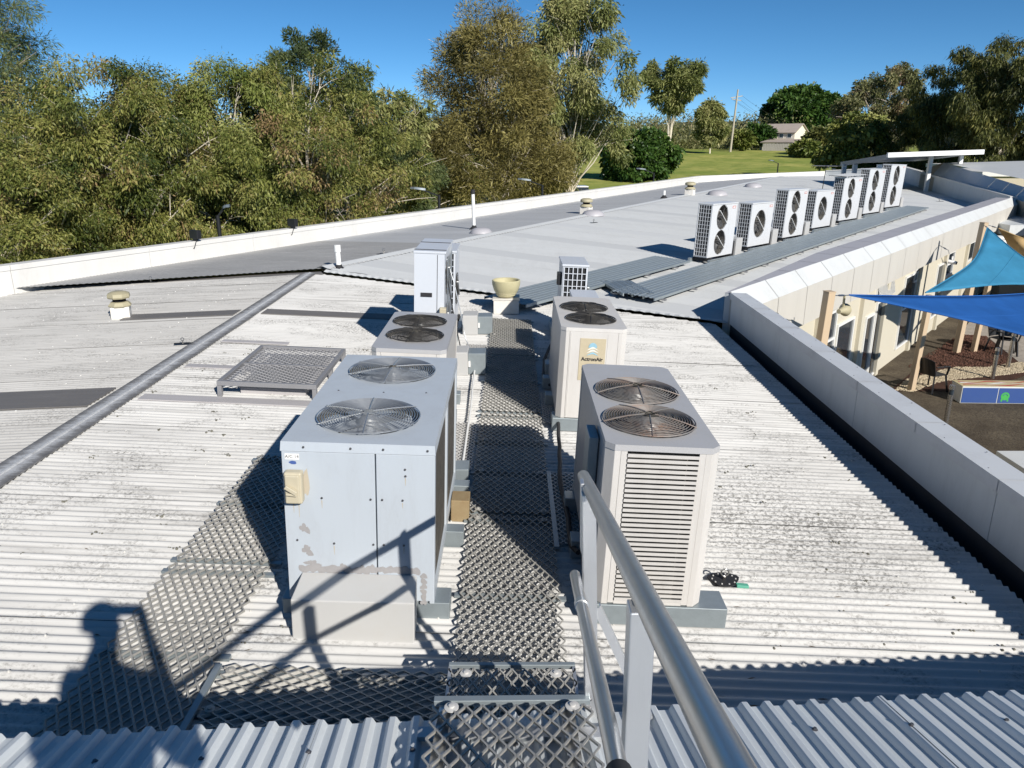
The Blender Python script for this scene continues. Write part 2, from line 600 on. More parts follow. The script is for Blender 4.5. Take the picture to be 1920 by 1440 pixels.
M['sticker'] = mat_plain('white_sticker', (0.80, 0.80, 0.78), 0.5)
M['ink'] = mat_plain('black_ink', (0.02, 0.02, 0.022), 0.6)
M['inkblue'] = mat_plain('blue_ink', (0.05, 0.10, 0.30), 0.6)
M['inkred'] = mat_plain('red_ink', (0.45, 0.06, 0.05), 0.6)
M['inkgreen'] = mat_plain('green_paint_mark', (0.05, 0.36, 0.07), 0.6)
M['gold'] = mat_paint('gold_badge', (0.52, 0.45, 0.31), 0.55, 0.1, (0.62, 0.55, 0.42), 0.7, 40)
M['wavewhite'] = mat_plain('badge_white', (0.72, 0.70, 0.62), 0.5)
M['waveblue'] = mat_plain('badge_blue', (0.28, 0.48, 0.58), 0.5)
M['pvc'] = mat_paint('white_pvc', (0.78, 0.78, 0.76), 0.4, 0, (0.5, 0.48, 0.44), 0.3, 10)
M['rubber'] = mat_plain('black_rubber', (0.02, 0.02, 0.022), 0.7)
M['vent'] = mat_paint('vent_olive', (0.42, 0.38, 0.25), 0.55, 0, (0.25, 0.22, 0.14), 0.5, 9)
M['bowl'] = mat_paint('vent_bowl', (0.50, 0.46, 0.28), 0.5, 0, (0.30, 0.27, 0.16), 0.5, 8)
M['ventbase'] = mat_paint('vent_base', (0.72, 0.70, 0.65), 0.5, 0, (0.42, 0.26, 0.12), 0.5, 12)
M['rust'] = mat_paint('rusty_bracket', (0.33, 0.25, 0.14), 0.7, 0.2, (0.24, 0.13, 0.05), 0.8, 10)
M['blackmetal'] = mat_plain('black_metal', (0.02, 0.021, 0.023), 0.45, 0.3)
M['lamphead'] = mat_plain('lamp_head_grey', (0.16, 0.19, 0.21), 0.4, 0.3)
M['wall'] = mat_paint('cream_wall_render', (0.55, 0.51, 0.41), 0.85, 0, (0.50, 0.44, 0.32), 0.3, 1.5)
M['walltan'] = mat_paint('tan_wall_render', (0.46, 0.41, 0.32), 0.85, 0, (0.38, 0.34, 0.27), 0.3, 1.5)
M['winframe'] = mat_paint('white_window_frame', (0.76, 0.76, 0.74), 0.4, 0, (0.5, 0.5, 0.5), 0.2, 8)
M['glass'] = mat_glass('window_glass')
M['post'] = mat_paint('tan_post', (0.52, 0.40, 0.27), 0.55, 0, (0.40, 0.30, 0.2), 0.3, 4)
M['steel'] = mat_paint('stainless', (0.55, 0.53, 0.50), 0.25, 0.95, (0.4, 0.37, 0.33), 0.3, 6)
M['chair'] = mat_plain('black_plastic', (0.012, 0.012, 0.013), 0.45)
M['boxwhite'] = mat_paint('pipe_cover', (0.48, 0.48, 0.47), 0.5, 0, (0.45, 0.42, 0.36), 0.35, 6)
M['lichen'] = mat_plain('lichen_tuft', (0.15, 0.145, 0.12), 0.95, 0, 0.2, 0.5, 30)
M['carwhite'] = mat_plain('white_car_paint', (0.72, 0.73, 0.74), 0.25, 0.1)
M['pole'] = mat_plain('timber_pole', (0.42, 0.38, 0.30), 0.8)
M['tile'] = mat_paint('house_roof_tile', (0.40, 0.34, 0.29), 0.8, 0, (0.2, 0.17, 0.15), 0.5, 1)
M['housewall'] = mat_paint('house_wall', (0.72, 0.66, 0.55), 0.8, 0, (0.55, 0.5, 0.42), 0.3, 0.6)
M['fence'] = mat_plain('grey_fence', (0.22, 0.21, 0.19), 0.8)
M['gravel'] = mat_plain('tan_pebble', (0.44, 0.37, 0.26), 0.85, 0, 0.3, 0.35, 14)
M['mulchchip'] = mat_plain('bark_chip', (0.10, 0.05, 0.035), 0.9, 0, 0.2, 0.4, 14)
M['green_tag'] = mat_plain('green_tag', (0.10, 0.36, 0.26), 0.6)


def mat_fabric(name, col):
    m, nt, b = new_mat(name)
    v = coords(nt, (1, 1, 1), 'Object')
    n1 = noise(nt, v, 1.5, 4, 0.6)
    n2 = noise(nt, v, 120, 2, 0.5)
    r = ramp(nt, [(0.3, tuple(c * 0.85 for c in col)), (0.7, tuple(min(1, c * 1.12) for c in col))])
    nt.links.new(n1, r.inputs[0])
    nt.links.new(r.outputs[0], b.inputs['Base Color'])
    b.inputs['Roughness'].default_value = 0.75
    b.inputs['Specular IOR Level'].default_value = 0.25
    bump(nt, b, n2, 0.25, 0.003)
    tr = nt.nodes.new('ShaderNodeBsdfTranslucent')
    nt.links.new(r.outputs[0], tr.inputs['Color'])
    mx = nt.nodes.new('ShaderNodeMixShader')
    mx.inputs[0].default_value = 0.3
    out = nt.nodes['Material Output']
    nt.links.new(b.outputs[0], mx.inputs[1]); nt.links.new(tr.outputs[0], mx.inputs[2])
    nt.links.new(mx.outputs[0], out.inputs['Surface'])
    return m


M['sailblue'] = mat_fabric('royal_blue_shade_cloth', (0.025, 0.14, 0.46))
M['sailteal'] = mat_fabric('teal_shade_cloth', (0.06, 0.30, 0.50))
M['sailtan'] = mat_fabric('tan_shade_cloth', (0.52, 0.37, 0.18))
M['grass'] = mat_ground('field_grass', (0.20, 0.26, 0.045), (0.42, 0.40, 0.11), (0.15, 0.20, 0.035), 0.08, 0.45, 0.3)
M['bark'] = mat_ground('courtyard_bark', (0.075, 0.060, 0.042), (0.14, 0.115, 0.08), (0.05, 0.038, 0.028), 1.2, 24, 0.8)
M['mulch'] = mat_ground('red_mulch', (0.055, 0.028, 0.02), (0.10, 0.05, 0.033), (0.03, 0.016, 0.012), 2.0, 22, 0.9)
M['pave'] = mat_ground('courtyard_paving', (0.30, 0.27, 0.23), (0.40, 0.36, 0.31), (0.25, 0.22, 0.19), 0.8, 9, 0.2)

# ------------------------------------------------------------------ terrain
GZ = -3.2


def ground_z(y):
    if y < 75:
        return GZ
    if y < 185:
        return GZ + 0.034 * (y - 75)
    return GZ + 0.034 * 110 + 0.004 * (y - 185)


def make_ground():
    xs = [-1500, -500, -200, -100, -50, 0, 50, 100, 200, 500, 1500]
    ys = [-300, -50, 0, 40, 70, 75, 90, 110, 130, 150, 170, 185, 230, 320, 500, 1000, 2200]
    b = MB()
    vs = [(x, y, ground_z(y)) for y in ys for x in xs]
    n = len(xs)
    fs = [(j * n + i, j * n + i + 1, (j + 1) * n + i + 1, (j + 1) * n + i) for j in range(len(ys) - 1) for i in range(n - 1)]
    b.add(vs, fs)
    o = b.build('ground', M['grass'])
    tag(o, 'grassy field rising gently away from the buildings', 'ground', kind='structure')


make_ground()

# far wooded hill
hm = mat_ground('far_hill', (0.05, 0.075, 0.07), (0.075, 0.10, 0.09), (0.04, 0.055, 0.055), 0.02, 0.09, 0.2)
hb = MB()
cols = 80
vs = []
for i in range(cols + 1):
    x = -1100 + 2400 * i / cols
    top = 26 + 9 * math.sin(x * 0.006) + 6 * math.sin(x * 0.017 + 1) + 1.5 * math.sin(x * 0.09)
    for (y, z) in ((1300, 0.0), (1420, top * 0.75), (1500, top), (1800, 0.0)):
        vs.append((x, y, z))
fs = [(i * 4 + k, (i + 1) * 4 + k, (i + 1) * 4 + k + 1, i * 4 + k + 1) for i in range(cols) for k in range(3)]
hb.add(vs, fs)
tag(hb.build('hill', hm, smooth=180), 'low wooded hill on the far horizon', 'hill', kind='structure')

# ------------------------------------------------------------------ roof geometry
SL = 0.045
XR = -4.1                      # ridge of the near wing
ZR = -SL * XR


def zr(x, y=0):
    return -SL * x if x >= XR else ZR - SL * (XR - x)


RA = Vector((-3.9, 15.75))                # where the far ridge starts
E2 = Vector((math.sin(math.radians(29)), math.cos(math.radians(29))))   # along the far ridge
N2 = Vector((E2.y, -E2.x))               # to its right


def zf(x, y):
    d = (Vector((x, y)) - RA).dot(N2)
    return 0.235 - SL * abs(d)


PC = Vector((3.57, 12.43))               # corner where the two right hand parapets meet
PR = Vector((21.8, 34.4))                # far end of the right parapet
PE = Vector((28.4, 58.0))                # far end of the end parapet
PS = Vector((-9.55, 14.6))               # left parapet, near end
P1 = Vector((12.6, 53.3))
P2 = Vector((24.3, 61.9))
GG = Vector((19.7, 58.5))
E3 = (PR - PC).normalized()
N3 = Vector((E3.y, -E3.x))               # outward (to the courtyard)


def corr(parent, poly, O, u, zfun, pitch, amp, sub, cover, matf, name='roof_sheet', vseg=1, jit=0.0, prof=None, seed=1, lap=0.002, z0=0.0):
    """corrugated sheets laid over a convex polygon; u = direction across the corrugations"""
    rng = random.Random(seed)
    O = Vector(O); u = Vector(u).normalized(); v = Vector((-u.y, u.x))
    P = [((Vector(p) - O).dot(u), (Vector(p) - O).dot(v)) for p in poly]
    umin, umax = min(p[0] for p in P), max(p[0] for p in P)

    def span(uu):
        vs = []
        for i in range(len(P)):
            a, b = P[i], P[(i + 1) % len(P)]
            if abs(a[0] - b[0]) < 1e-9:
                if abs(a[0] - uu) < 1e-6:
                    vs += [a[1], b[1]]
                continue
            t = (uu - a[0]) / (b[0] - a[0])
            if -1e-6 <= t <= 1 + 1e-6:
                vs.append(a[1] + t * (b[1] - a[1]))
        return (min(vs), max(vs)) if len(vs) >= 2 else None

    out = []
    k = 0
    nper = int(round(cover / pitch))
    start = math.floor(umin / cover) * cover
    while start + k * cover < umax:
        ua, ub = start + k * cover, start + (k + 1) * cover + 0.0
        k += 1
        step = pitch / sub
        cnt = nper * sub
        rows = []
        for i in range(cnt + 1):
            uu = ua + i * step
            cu = min(max(uu, umin + 1e-5), umax - 1e-5)
            if uu < umin - step * 0.5 or uu > umax + step * 0.5:
                continue
            sp = span(cu)
            if sp is None or sp[1] - sp[0] < 0.02:
                continue
            ph = (uu / pitch) % 1.0
            h = amp * .5 * math.cos(2 * math.pi * ph) if prof is None else prof(ph)
            rows.append((cu, sp, h))
        if len(rows) < 3:
            continue
        b = MB()
        off = lap * (k % 2) + rng.uniform(0, lap * 0.5)
        wob = [rng.uniform(-jit, jit) for _ in range((vseg + 1) * (len(rows) // sub + 2))]
        vs = []
        for r, (uu, sp, h) in enumerate(rows):
            for s_ in range(vseg + 1):
                vv = sp[0] + (sp[1] - sp[0]) * s_ / vseg
                p = O + u * uu + v * vv
                j = wob[(r // sub) * (vseg + 1) + s_] if jit else 0
                vs.append((p.x, p.y, zfun(p.x, p.y) + z0 + h + off + j))
        w = vseg + 1
        fs = [(r * w + s_, (r + 1) * w + s_, (r + 1) * w + s_ + 1, r * w + s_ + 1) for r in range(len(rows) - 1) for s_ in range(vseg)]
        b.add(vs, fs)
        # keep normals up
        o = b.build(name, matf(k, rng), parent, smooth=40 if prof else 180, world=True)
        out.append(o)
    return out


def fixup(me_obj):
    return me_obj


# ------------------------------------------------------------------ near wing
near = thing('roof_wing', 'near wing with weathered white corrugated roof under the air conditioners', 'building', (0, 8, GZ))
roof_r = part_empty('roof', near)
roof_r.location = (0, 0, 0)
mitre = lambda x: 15.6 - 0.42 * (x - XR)
XG = 3.37
poly_right = [(XR, 1.2), (XG, 1.2), (XG, mitre(XG)), (XR, 15.6)]
corr(roof_r, poly_right, (0, 0), (0, 1), lambda x, y: -SL * x, 0.0762, 0.0205, 10, 0.762, lambda k, r: M['roof'], vseg=12, jit=0.002, seed=3, lap=.003)
poly_left = [(-11.5, 1.2), (XR, 1.2), (XR, 15.55), (-9.6, 15.15), (-11.5, 15.0)]
corr(roof_r, poly_left, (0, 0), (0, 1), lambda x, y: zr(min(x, XR)), 0.0762, 0.0165, 8, 0.762, lambda k, r: M['roof_left'], vseg=8, jit=0.0018, seed=4, lap=.003)


def lowered(pts, z):
    return [(p[0], p[1], z) for p in pts]


# underside deck so nothing is hollow, and the walls of the wing
wb = MB()
wb.add([(-11.6, 1.1, zr(-11.6) - .12), (XR, 1.1, ZR - .12), (XG - .02, 1.1, zr(XG) - .12), (XG - .02, 12.4, zr(XG) - .12), (XR, 15.5, ZR - .12), (-11.6, 15.0, zr(-11.6) - .12)],
       [(0, 1, 4, 5), (1, 2, 3, 4)])
wb.build('roof_deck', M['dark'], near, world=True)
wb = MB().box(3.585, 3.78, 1.0, 12.35, GZ, 0.33)
wb.build('wall', M['walltan'], near, world=True)
# box gutter; its near-black colour and side plate carry the deep shade
wb = MB().box(3.385, 3.58, 1.2, 12.5, -0.98, -0.94).box(3.36, 3.385, 1.2, 12.3, -0.96, zr(XG) - 0.05).box(3.575, 3.584, 1.2, 12.3, -0.939, -0.1155)
wb.build('gutter', M['gutter'], near, world=True)
# inner cladding panels with screws
yy = [1.0, 2.75, 5.15, 7.55, 9.95, 12.33]
for i in range(5):
    cb = MB().box(3.566, 3.584, yy[i] + .003, yy[i + 1] - .003, -0.115, 0.33)
    p = cb.build('cladding_panel', M['clad'], near, world=True, bevel=0.002)
    sb = MB()
    for k in range(3):
        for z in (-0.05, 0.20):
            y0 = yy[i] + 0.25 + k * 0.95
            if y0 < yy[i + 1] - .1:
                sb.ring((3.5655, y0, z), 0.004, 0.005, 8, 4, axis='x')
    sb.build('screw', M['screw'], p, world=True)
for i in range(9):
    y0, y1 = 1.6 + i * 1.2 - 0.03, 1.6 + (i + 1) * 1.2 - 0.03
    cb = MB()
    cb.add([(3.55, y0 + .003, 0.29), (3.55, y1 - .003, 0.29), (3.55, y1 - .003, 0.395), (3.55, y0 + .003, 0.395),
            (3.815, y0 + .003, 0.385), (3.815, y1 - .003, 0.385), (3.815, y1 - .003, 0.30), (3.815, y0 + .003, 0.30)],
           [(0, 1, 2, 3), (3, 2, 5, 4), (4, 5, 6, 7), (0, 3, 4, 7), (1, 6, 5, 2)])
    cb.build('coping', M['cope'], near, world=True)
for i in range(8):
    y = 1.6 + (i + 1) * 1.2 - 0.03
    MB().add([(3.546, y - .035, .30), (3.546, y + .035, .30), (3.546, y + .035, .3985), (3.546, y - .035, .3985), (3.80, y + .035, .389), (3.80, y - .035, .389)], [(0, 1, 2, 3), (3, 2, 4, 5)]).build('joint_strap', M['cope'], near, world=True)
rv = MB()
for i in range(9):
    for k in range(4):
        y = 1.75 + i * 1.2 + k * .31
        rv.lathe((3.60 + .17 * (k % 2), y, .392 - .0), [(.006, 0), (.004, .004)], 6)
tag(rv.build('rivet', M['screw'], near, world=True), kind='stuff')
# ridge capping: rolled top with two stained wings
for i in range(6):
    y0, y1 = 1.3 + i * 2.37, 1.3 + (i + 1) * 2.37 + .02
    cb = MB()
    prof = [(-.148, -.004), (-.145, .006), (-.022, .006), (-.015, .013), (0, .015), (.015, .013), (.022, .006), (.145, .006), (.148, -.004)]
    vs, fs = [], []
    for y in (y0, y1):
        for x, z in prof:
            vs.append((XR + x, y, ZR + z - SL * abs(x) * .6 + .006 * (i % 2) * .5 + .012))
    n = len(prof)
    fs = [(k, k + 1, n + k + 1, n + k) for k in range(n - 1)]
    cb.add(vs, fs)
    r = cb.build('ridge_cap', M['ridge'], near, world=True)
# turned-up edges of the capping, cut to the corrugations
sb = MB()
for sgn in (-1, 1):
    y = 1.35
    while y < 15.4:
        x = XR + sgn * .148
        z = zr(x) + .012
        sb.add([(x, y, z - .004), (x, y + .040, z - .004), (x + sgn * .028, y + .030, z - .006 + .0), (x + sgn * .028, y + .010, z - .006)], [(0, 1, 2, 3)])
        y += .0762
tag(sb.build('capping_edge', M['roof'], near, world=True), kind='stuff')


def strip(parent, pts, name, mat, zfun, up=.022, lip=.0, split=1):
    """flat tray flashing lying on the crests; pts = 4 plan corners"""
    b = MB()
    b.add([(p[0], p[1], zfun(p[0], p[1]) + up) for p in pts] + [(p[0], p[1], zfun(p[0], p[1]) + up - .012) for p in pts],
          [(0, 1, 2, 3), (0, 4, 5, 1), (1, 5, 6, 2), (2, 6, 7, 3), (3, 7, 4, 0)])
    return b.build(name, mat, parent, world=True)


def on_roof(px, py):
    p = at_z(px, py, 0.0)
    for _ in range(6):
        p = at_z(px, py, zr(p.x) + .02)
    return p


def on_far(px, py):
    p = at_z(px, py, 0.0)
    for _ in range(8):
        p = at_z(px, py, zf(p.x, p.y) + .02)
    return p


v1 = on_roof(217, 598)
ys = v1.y
strip(near, [(v1.x + .1, ys - .08), (XR - .2, ys - .08), (XR - .2, ys + .30), (v1.x + .1, ys + .30)], 'tray_flashing', M['flash'], lambda x, y: zr(x))
strip(near, [(XR + .2, ys + .02), (-1.3, ys + .02), (-1.3, ys + .36), (XR + .2, ys + .36)], 'tray_flashing', M['flash'], lambda x, y: zr(x))
strip(near, [(-9.0, 7.35), (XR - .2, 7.35), (XR - .2, 7.95), (-9.0, 7.95)], 'tray_flashing', M['flash'], lambda x, y: zr(x))
strip(near, [(XR + .22, 7.55), (-2.0, 7.55), (-2.0, 7.72), (XR + .22, 7.72)], 'tray_flashing', M['flash_pale'], lambda x, y: zr(x), .026)
strip(near, [(XR + .22, 8.75), (-3.0, 8.75), (-3.0, 8.88), (XR + .22, 8.88)], 'tray_flashing', M['flash_pale'], lambda x, y: zr(x), .026)
strip(near, [(XR + .22, 9.95), (-3.0, 9.95), (-3.0, 10.06), (XR + .22, 10.06)], 'tray_flashing', M['flash_pale'], lambda x, y: zr(x), .026)
# valley flashing towards the back roof
strip(near, [(-10.6, 14.98), (XR + .3, 15.42), (XR + .2, 15.66), (-10.6, 15.22)], 'valley_flashing', M['flash'], lambda x, y: zr(x), .03)
# roof screws on the crests, in rows along the purlins
sb = MB()
for px_ in (-3.6, -2.6, -1.55, -0.45, 0.6, 1.65, 2.65, 3.2):
    k = 0
    y = 1.52
    while y < mitre(px_) - .1:
        if k % 4 == 0 or RNG.random() < .06:
            z = zr(px_) + .010
            x = px_ + RNG.uniform(-.01, .01)
            sb.lathe((x, y, z), [(.009, 0), (.009, .004), (.0055, .005), (.0055, .010)], 6)
        y += .0762
        k += 1
for px_ in (-8.6, -7.4, -6.2, -5.0):
    y = 1.52
    while y < 15:
        sb.lathe((px_, y, zr(px_) + .009), [(.012, 0), (.010, .008)], 5)
        y += .0762 * 4
tag(sb.build('roof_screw', M['screwpale'], near, world=True), kind='stuff')
# lichen tufts
lb = MB()
for _ in range(95):
    if RNG.random() < .8:
        x, y = RNG.uniform(-3.9, -1.2), RNG.uniform(3.2, 10)
    else:
        x, y = RNG.uniform(1.4, 3.2), RNG.uniform(3.6, 9)
    y = round(y / .0762) * .0762
    s_ = RNG.uniform(.012, .045)
    for q in range(RNG.randint(2, 7)):
        dx, dy = RNG.gauss(0, s_), RNG.gauss(0, s_ * .35)
        r = RNG.uniform(.005, .012)
        lb.lathe((x + dx, y + dy, zr(x) + .003), [(r, 0), (r * 1.1, .006), (r * .5, .012)], 5)
tag(lb.build('lichen', M['lichen'], near, world=True), kind='stuff')

# dry leaves blown over the roof
lb = MB()
for _ in range(420):
    x, y = RNG.uniform(-3.9, 3.3), RNG.uniform(3.0, 12)
    if RNG.random() < .35:
        x, y = RNG.gauss(-1.9, .25), RNG.uniform(3.2, 7)
    y = round(y / .0762) * .0762 + .038 + RNG.uniform(-.012, .012)
    a = RNG.uniform(-.5, .5)
    l = RNG.uniform(.012, .032)
    z = zr(x) - .006
    c, s_ = math.cos(a), math.sin(a)
    lb.add([(x - l * c, y - l * s_, z), (x + .2 * l * s_, y - .2 * l * c, z + .003), (x + l * c, y + l * s_, z + .004), (x - .2 * l * s_, y + .2 * l * c, z + .001)], [(0, 1, 2, 3)])
tag(lb.build('leaf_litter', mat_plain('dry_leaf', (.16, .10, .055), .9, 0, .2, .4, 40), near, world=True), kind='stuff')

# ------------------------------------------------------------------ far wing
far = thing('long_wing', 'long wing with pale grey roof, chamfered white parapet and rows of windows', 'building', (9, 28, GZ))
roof_f = part_empty('roof', far)
corner_in = PC + N3 * (-0.02)
poly_fr = [tuple(RA), (3.55, mitre(3.55) - .02), tuple(PC + N3 * -.03), tuple(PR + N3 * -.03), tuple(PE), tuple(P2), tuple(GG)]
band_rng = {5, 6, 10, 14, 15, 19, 24, 28, 33, 37, 42, 46}
corr(roof_f, poly_fr, tuple(RA), tuple(E2), zf, 0.0762, 0.015, 6, 0.762, lambda k, r: M['roof_far_b'] if k % 4 == 2 else M['roof_far'], seed=5, lap=.001, z0=.02)
poly_fl = [tuple(RA), tuple(GG), tuple(P1), tuple(PS)]
corr(roof_f, poly_fl, tuple(RA), tuple(E2), zf, 0.0762, 0.011, 4, 0.762, lambda k, r: (M['roof_dark'] if k < 12 else M['roof_back']), seed=6, lap=.001, z0=.02)
# ridge cap, pale, with notched edge
cb = MB()
L2 = (GG - RA).length
for i in range(20):
    a, b_ = RA + E2 * (L2 * i / 20), RA + E2 * (L2 * (i + 1) / 20)
    cb = MB()
    vs = []
    for p in (a, b_):
        for o_, z in ((-.17, .012), (-.03, .045), (0, .055), (.03, .045), (.17, .012)):
            q = p + N2 * o_
            vs.append((q.x, q.y, zf(q.x, q.y) + z + .02))
    cb.add(vs, [(k, k + 1, 5 + k + 1, 5 + k) for k in range(4)])
    cb.build('ridge_cap', M['roof_far'], far, world=True, smooth=60)
sb = MB()
t = 0
while t < L2 * .8:
    p = RA + E2 * t + N2 * .185
    q = p + E2 * .05
    z = zf(p.x, p.y) + .048
    sb.add([(p.x, p.y, z), (q.x, q.y, z), (q.x + N2.x * .03, q.y + N2.y * .03, z - .015), (p.x + N2.x * .03, p.y + N2.y * .03, z - .015)], [(0, 1, 2, 3)])
    t += .1524
tag(sb.build('capping_edge', M['screwpale'], far, world=True), kind='stuff')
# lip along the mitre: scalloped sheet ends standing above the near roof
sb = MB()
A, B = Vector((XR + .3, mitre(XR + .3))), Vector((3.5, mitre(3.5)))
n = 190
vs, fs = [], []
for i in range(n + 1):
    p = A.lerp(B, i / n)
    q = p + Vector((.1, .25)) * .35
    wv = .006 * math.cos(i / n * 95 * 2 * math.pi / 2.0)
    vs += [(p.x, p.y, zr(p.x) + .058 + wv), (q.x, q.y, zf(q.x, q.y) + .04 + wv * .4)]
    if i:
        fs.append((2 * i - 2, 2 * i, 2 * i + 1, 2 * i - 1))
sb.add(vs, fs)
sb.build('mitre_flashing', M['roof_far'], far, world=True)

# left parapet: inner panels, coping, outer wall
def parapet(parent, a, b, zb, zt, thick, inward, seg, mp, mc, mo, names=('parapet_panel', 'coping', 'wall')):
    a, b = Vector(a), Vector(b)
    L = (b - a).length
    e = (b - a).normalized()
    nrm = Vector((-e.y, e.x)) * inward          # towards the roof
    n = max(1, round(L / seg))
    for i in range(n):
        p, q = a + e * (L * i / n + .004), a + e * (L * (i + 1) / n - .004)
        for (nm, o0, o1, z0, z1, m_) in ((names[0], 0, .02, zb, zt - .10, mp), (names[1], -thick - .02, .035, zt - .10, zt, mc)):
            w = MB()
            pts = [p + nrm * o0, q + nrm * o0, q + nrm * o1, p + nrm * o1]
            if inward < 0:
                pts = pts[::-1]
            w.prism([(k.x, k.y) for k in pts], z0, z1)
            w.build(nm, m_, parent, world=True, bevel=.004 if seg > 2 else 0)
    w = MB()
    pts = [a + nrm * -.002, b + nrm * -.002, b + nrm * -thick, a + nrm * -thick]
    if inward > 0:
        pts = pts[::-1]
    w.prism([(k.x, k.y) for k in pts], GZ, zt - .105)
    w.build(names[2], mo, parent, world=True)


ZT = 0.50
parapet(far, PS, P1, -0.08, ZT, .22, -1, 3.0, M['white_clad'], M['white_clad'], M['fascia'])
parapet(far, P1, P2, -0.25, ZT, .22, -1, 3.0, M['white_clad'], M['white_clad'], M['fascia'])
PW = PS + Vector((-1.9, -3.0))
parapet(far, PW, PS, -0.3, ZT, .22, -1, 3.0, M['white_clad'], M['white_clad'], M['fascia'])
# end parapet, rising with the roof
def raked(parent, a, b, zb0, zb1, zt0, zt1, thick, n):
    a, b = Vector(a), Vector(b)
    e = (b - a).normalized()
    out = Vector((e.y, -e.x))
    for i in range(n):
        t0, t1 = i / n, (i + 1) / n
        p, q = a.lerp(b, t0), a.lerp(b, t1 - .001)
        f = lambda A_, B_, t: A_ + (B_ - A_) * t
        w = MB()
        vs = []
        for (pt, t) in ((p, t0), (q, t1)):
            for (o_, z) in ((0, f(zb0, zb1, t)), (0, f(zt0, zt1, t) - .06), (thick, f(zt0, zt1, t) - .06), (thick, GZ)):
                r = pt + out * o_
                vs.append((r.x, r.y, z))
        w.add(vs, [(0, 1, 5, 4), (1, 2, 6, 5), (2, 3, 7, 6), (0, 3, 2, 1), (4, 5, 6, 7)])
        w.build('end_parapet_panel', M['clad'], parent, world=True)
        w = MB()
        vs = []
        for (pt, t) in ((p, t0), (q, t1)):
            for (o_, dz) in ((-.03, -.06), (-.03, 0.02), (thick + .03, 0.02), (thick + .03, -.06)):
                r = pt + out * o_
                vs.append((r.x, r.y, f(zt0, zt1, t) + dz))
        w.add(vs, [(0, 1, 5, 4), (1, 2, 6, 5), (2, 3, 7, 6), (0, 4, 7, 3), (0, 3, 2, 1), (4, 5, 6, 7)])
        w.build('end_coping', M['white_clad'], parent, world=True)


raked(far, PR + N3 * -.06, PE, -.5, -.15, 0.42, 0.95, .22, 6)
raked(far, PE, P2, -.2, -.15, 0.95, 0.55, .22, 2)

# right parapet: grey cap, chamfered panels, fascia panels, soffit, wall with windows
LR = (PR - PC).length
NP = 20
ZC = 0.40
def rp(s, o, z):
    p = PC + E3 * s + N3 * o
    return (p.x, p.y, z)


for i in range(NP):
    s0, s1 = LR * i / NP + .009, LR * (i + 1) / NP - .009
    j = RNG.uniform(-.002, .002)
    cw0, cw1 = min(.6, .10 + s0 * .085), min(.6, .10 + s1 * .085)
    w = MB()
    w.add([rp(s0, -.02, ZC - .03), rp(s1, -.02, ZC - .03), rp(s1, 0, ZC + j), rp(s0, 0, ZC + j), rp(s1, .27, ZC - .28 + j), rp(s0, .27, ZC - .28 + j)],
          [(0, 1, 2, 3), (3, 2, 4, 5)])
    w.build('chamfer_panel', M['chamfer'], far, world=True)
    w = MB()
    w.add([rp(s0, .275, ZC - .285), rp(s1, .275, ZC - .285), rp(s1, .275 + j, ZC - 1.03), rp(s0, .275 + j, ZC - 1.03), rp(s0, .25, ZC - 1.03), rp(s1, .25, ZC - 1.03)],
          [(0, 3, 2, 1), (3, 4, 5, 2)])
    w.build('fascia_panel', M['fascia'], far, world=True)
    w = MB()
    w.add([rp(s0, -.02, ZC - .035), rp(s1, -.02, ZC - .035), rp(s1, -cw1, ZC - .030), rp(s0, -cw0, ZC - .030), rp(s0, -cw0, -.5), rp(s1, -cw1, -.5)],
          [(0, 3, 2, 1), (3, 4, 5, 2)])
    w.build('parapet_cap', M['lilac'], far, world=True)
w = MB().add([rp(.012, -.10, ZC - .032), rp(.012, -.10, -.5), rp(.012, .0, -.5), rp(.012, .0, ZC - .04)], [(0, 1, 2, 3)])
w.build('cap_end', M['clad'], far, world=True)
# backing and soffit
w = MB()
w.add([rp(0, .262, ZC - .30), rp(LR, .262, ZC - .30), rp(LR, .262, ZC - 1.02), rp(0, .262, ZC - 1.02), rp(0, .0, ZC - 1.02), rp(LR, .0, ZC - 1.02), rp(0, 0, ZC - .02), rp(LR, 0, ZC - .02)],
      [(0, 3, 2, 1), (3, 4, 5, 2), (0, 1, 7, 6)])
w.build('soffit', M['fascia'], far, world=True)
# end of the fascia at the far corner
w = MB()
w.add([rp(LR, .0, ZC), rp(LR, .28, ZC - .28), rp(LR, .28, ZC - 1.03), rp(LR, -.24, ZC - 1.03), rp(LR, -.24, ZC - .07)], [(0, 1, 2, 3, 4)])
w.build('fascia_end', M['fascia'], far, world=True)
w = MB()
w.add([rp(0, .0, ZC), rp(0, .28, ZC - .28), rp(0, .28, ZC - 1.03), rp(0, -.0, ZC - 1.03)], [(3, 2, 1, 0)])
w.build('fascia_end', M['fascia'], far, world=True)
# wall below with pilasters
WO = 0.06
w = MB()
w.add([rp(-1, WO, ZC - 1.02), rp(LR, WO, ZC - 1.02), rp(LR, WO, GZ), rp(-1, WO, GZ)], [(0, 3, 2, 1)])
w.add([rp(LR, WO, ZC - 1.02), rp(LR, -4, ZC - 1.02), rp(LR, -4, GZ), rp(LR, WO, GZ)], [(0, 3, 2, 1)])
wall_f = w.build('wall', M['wall'], far, world=True)
WZ = ZC - 1.02


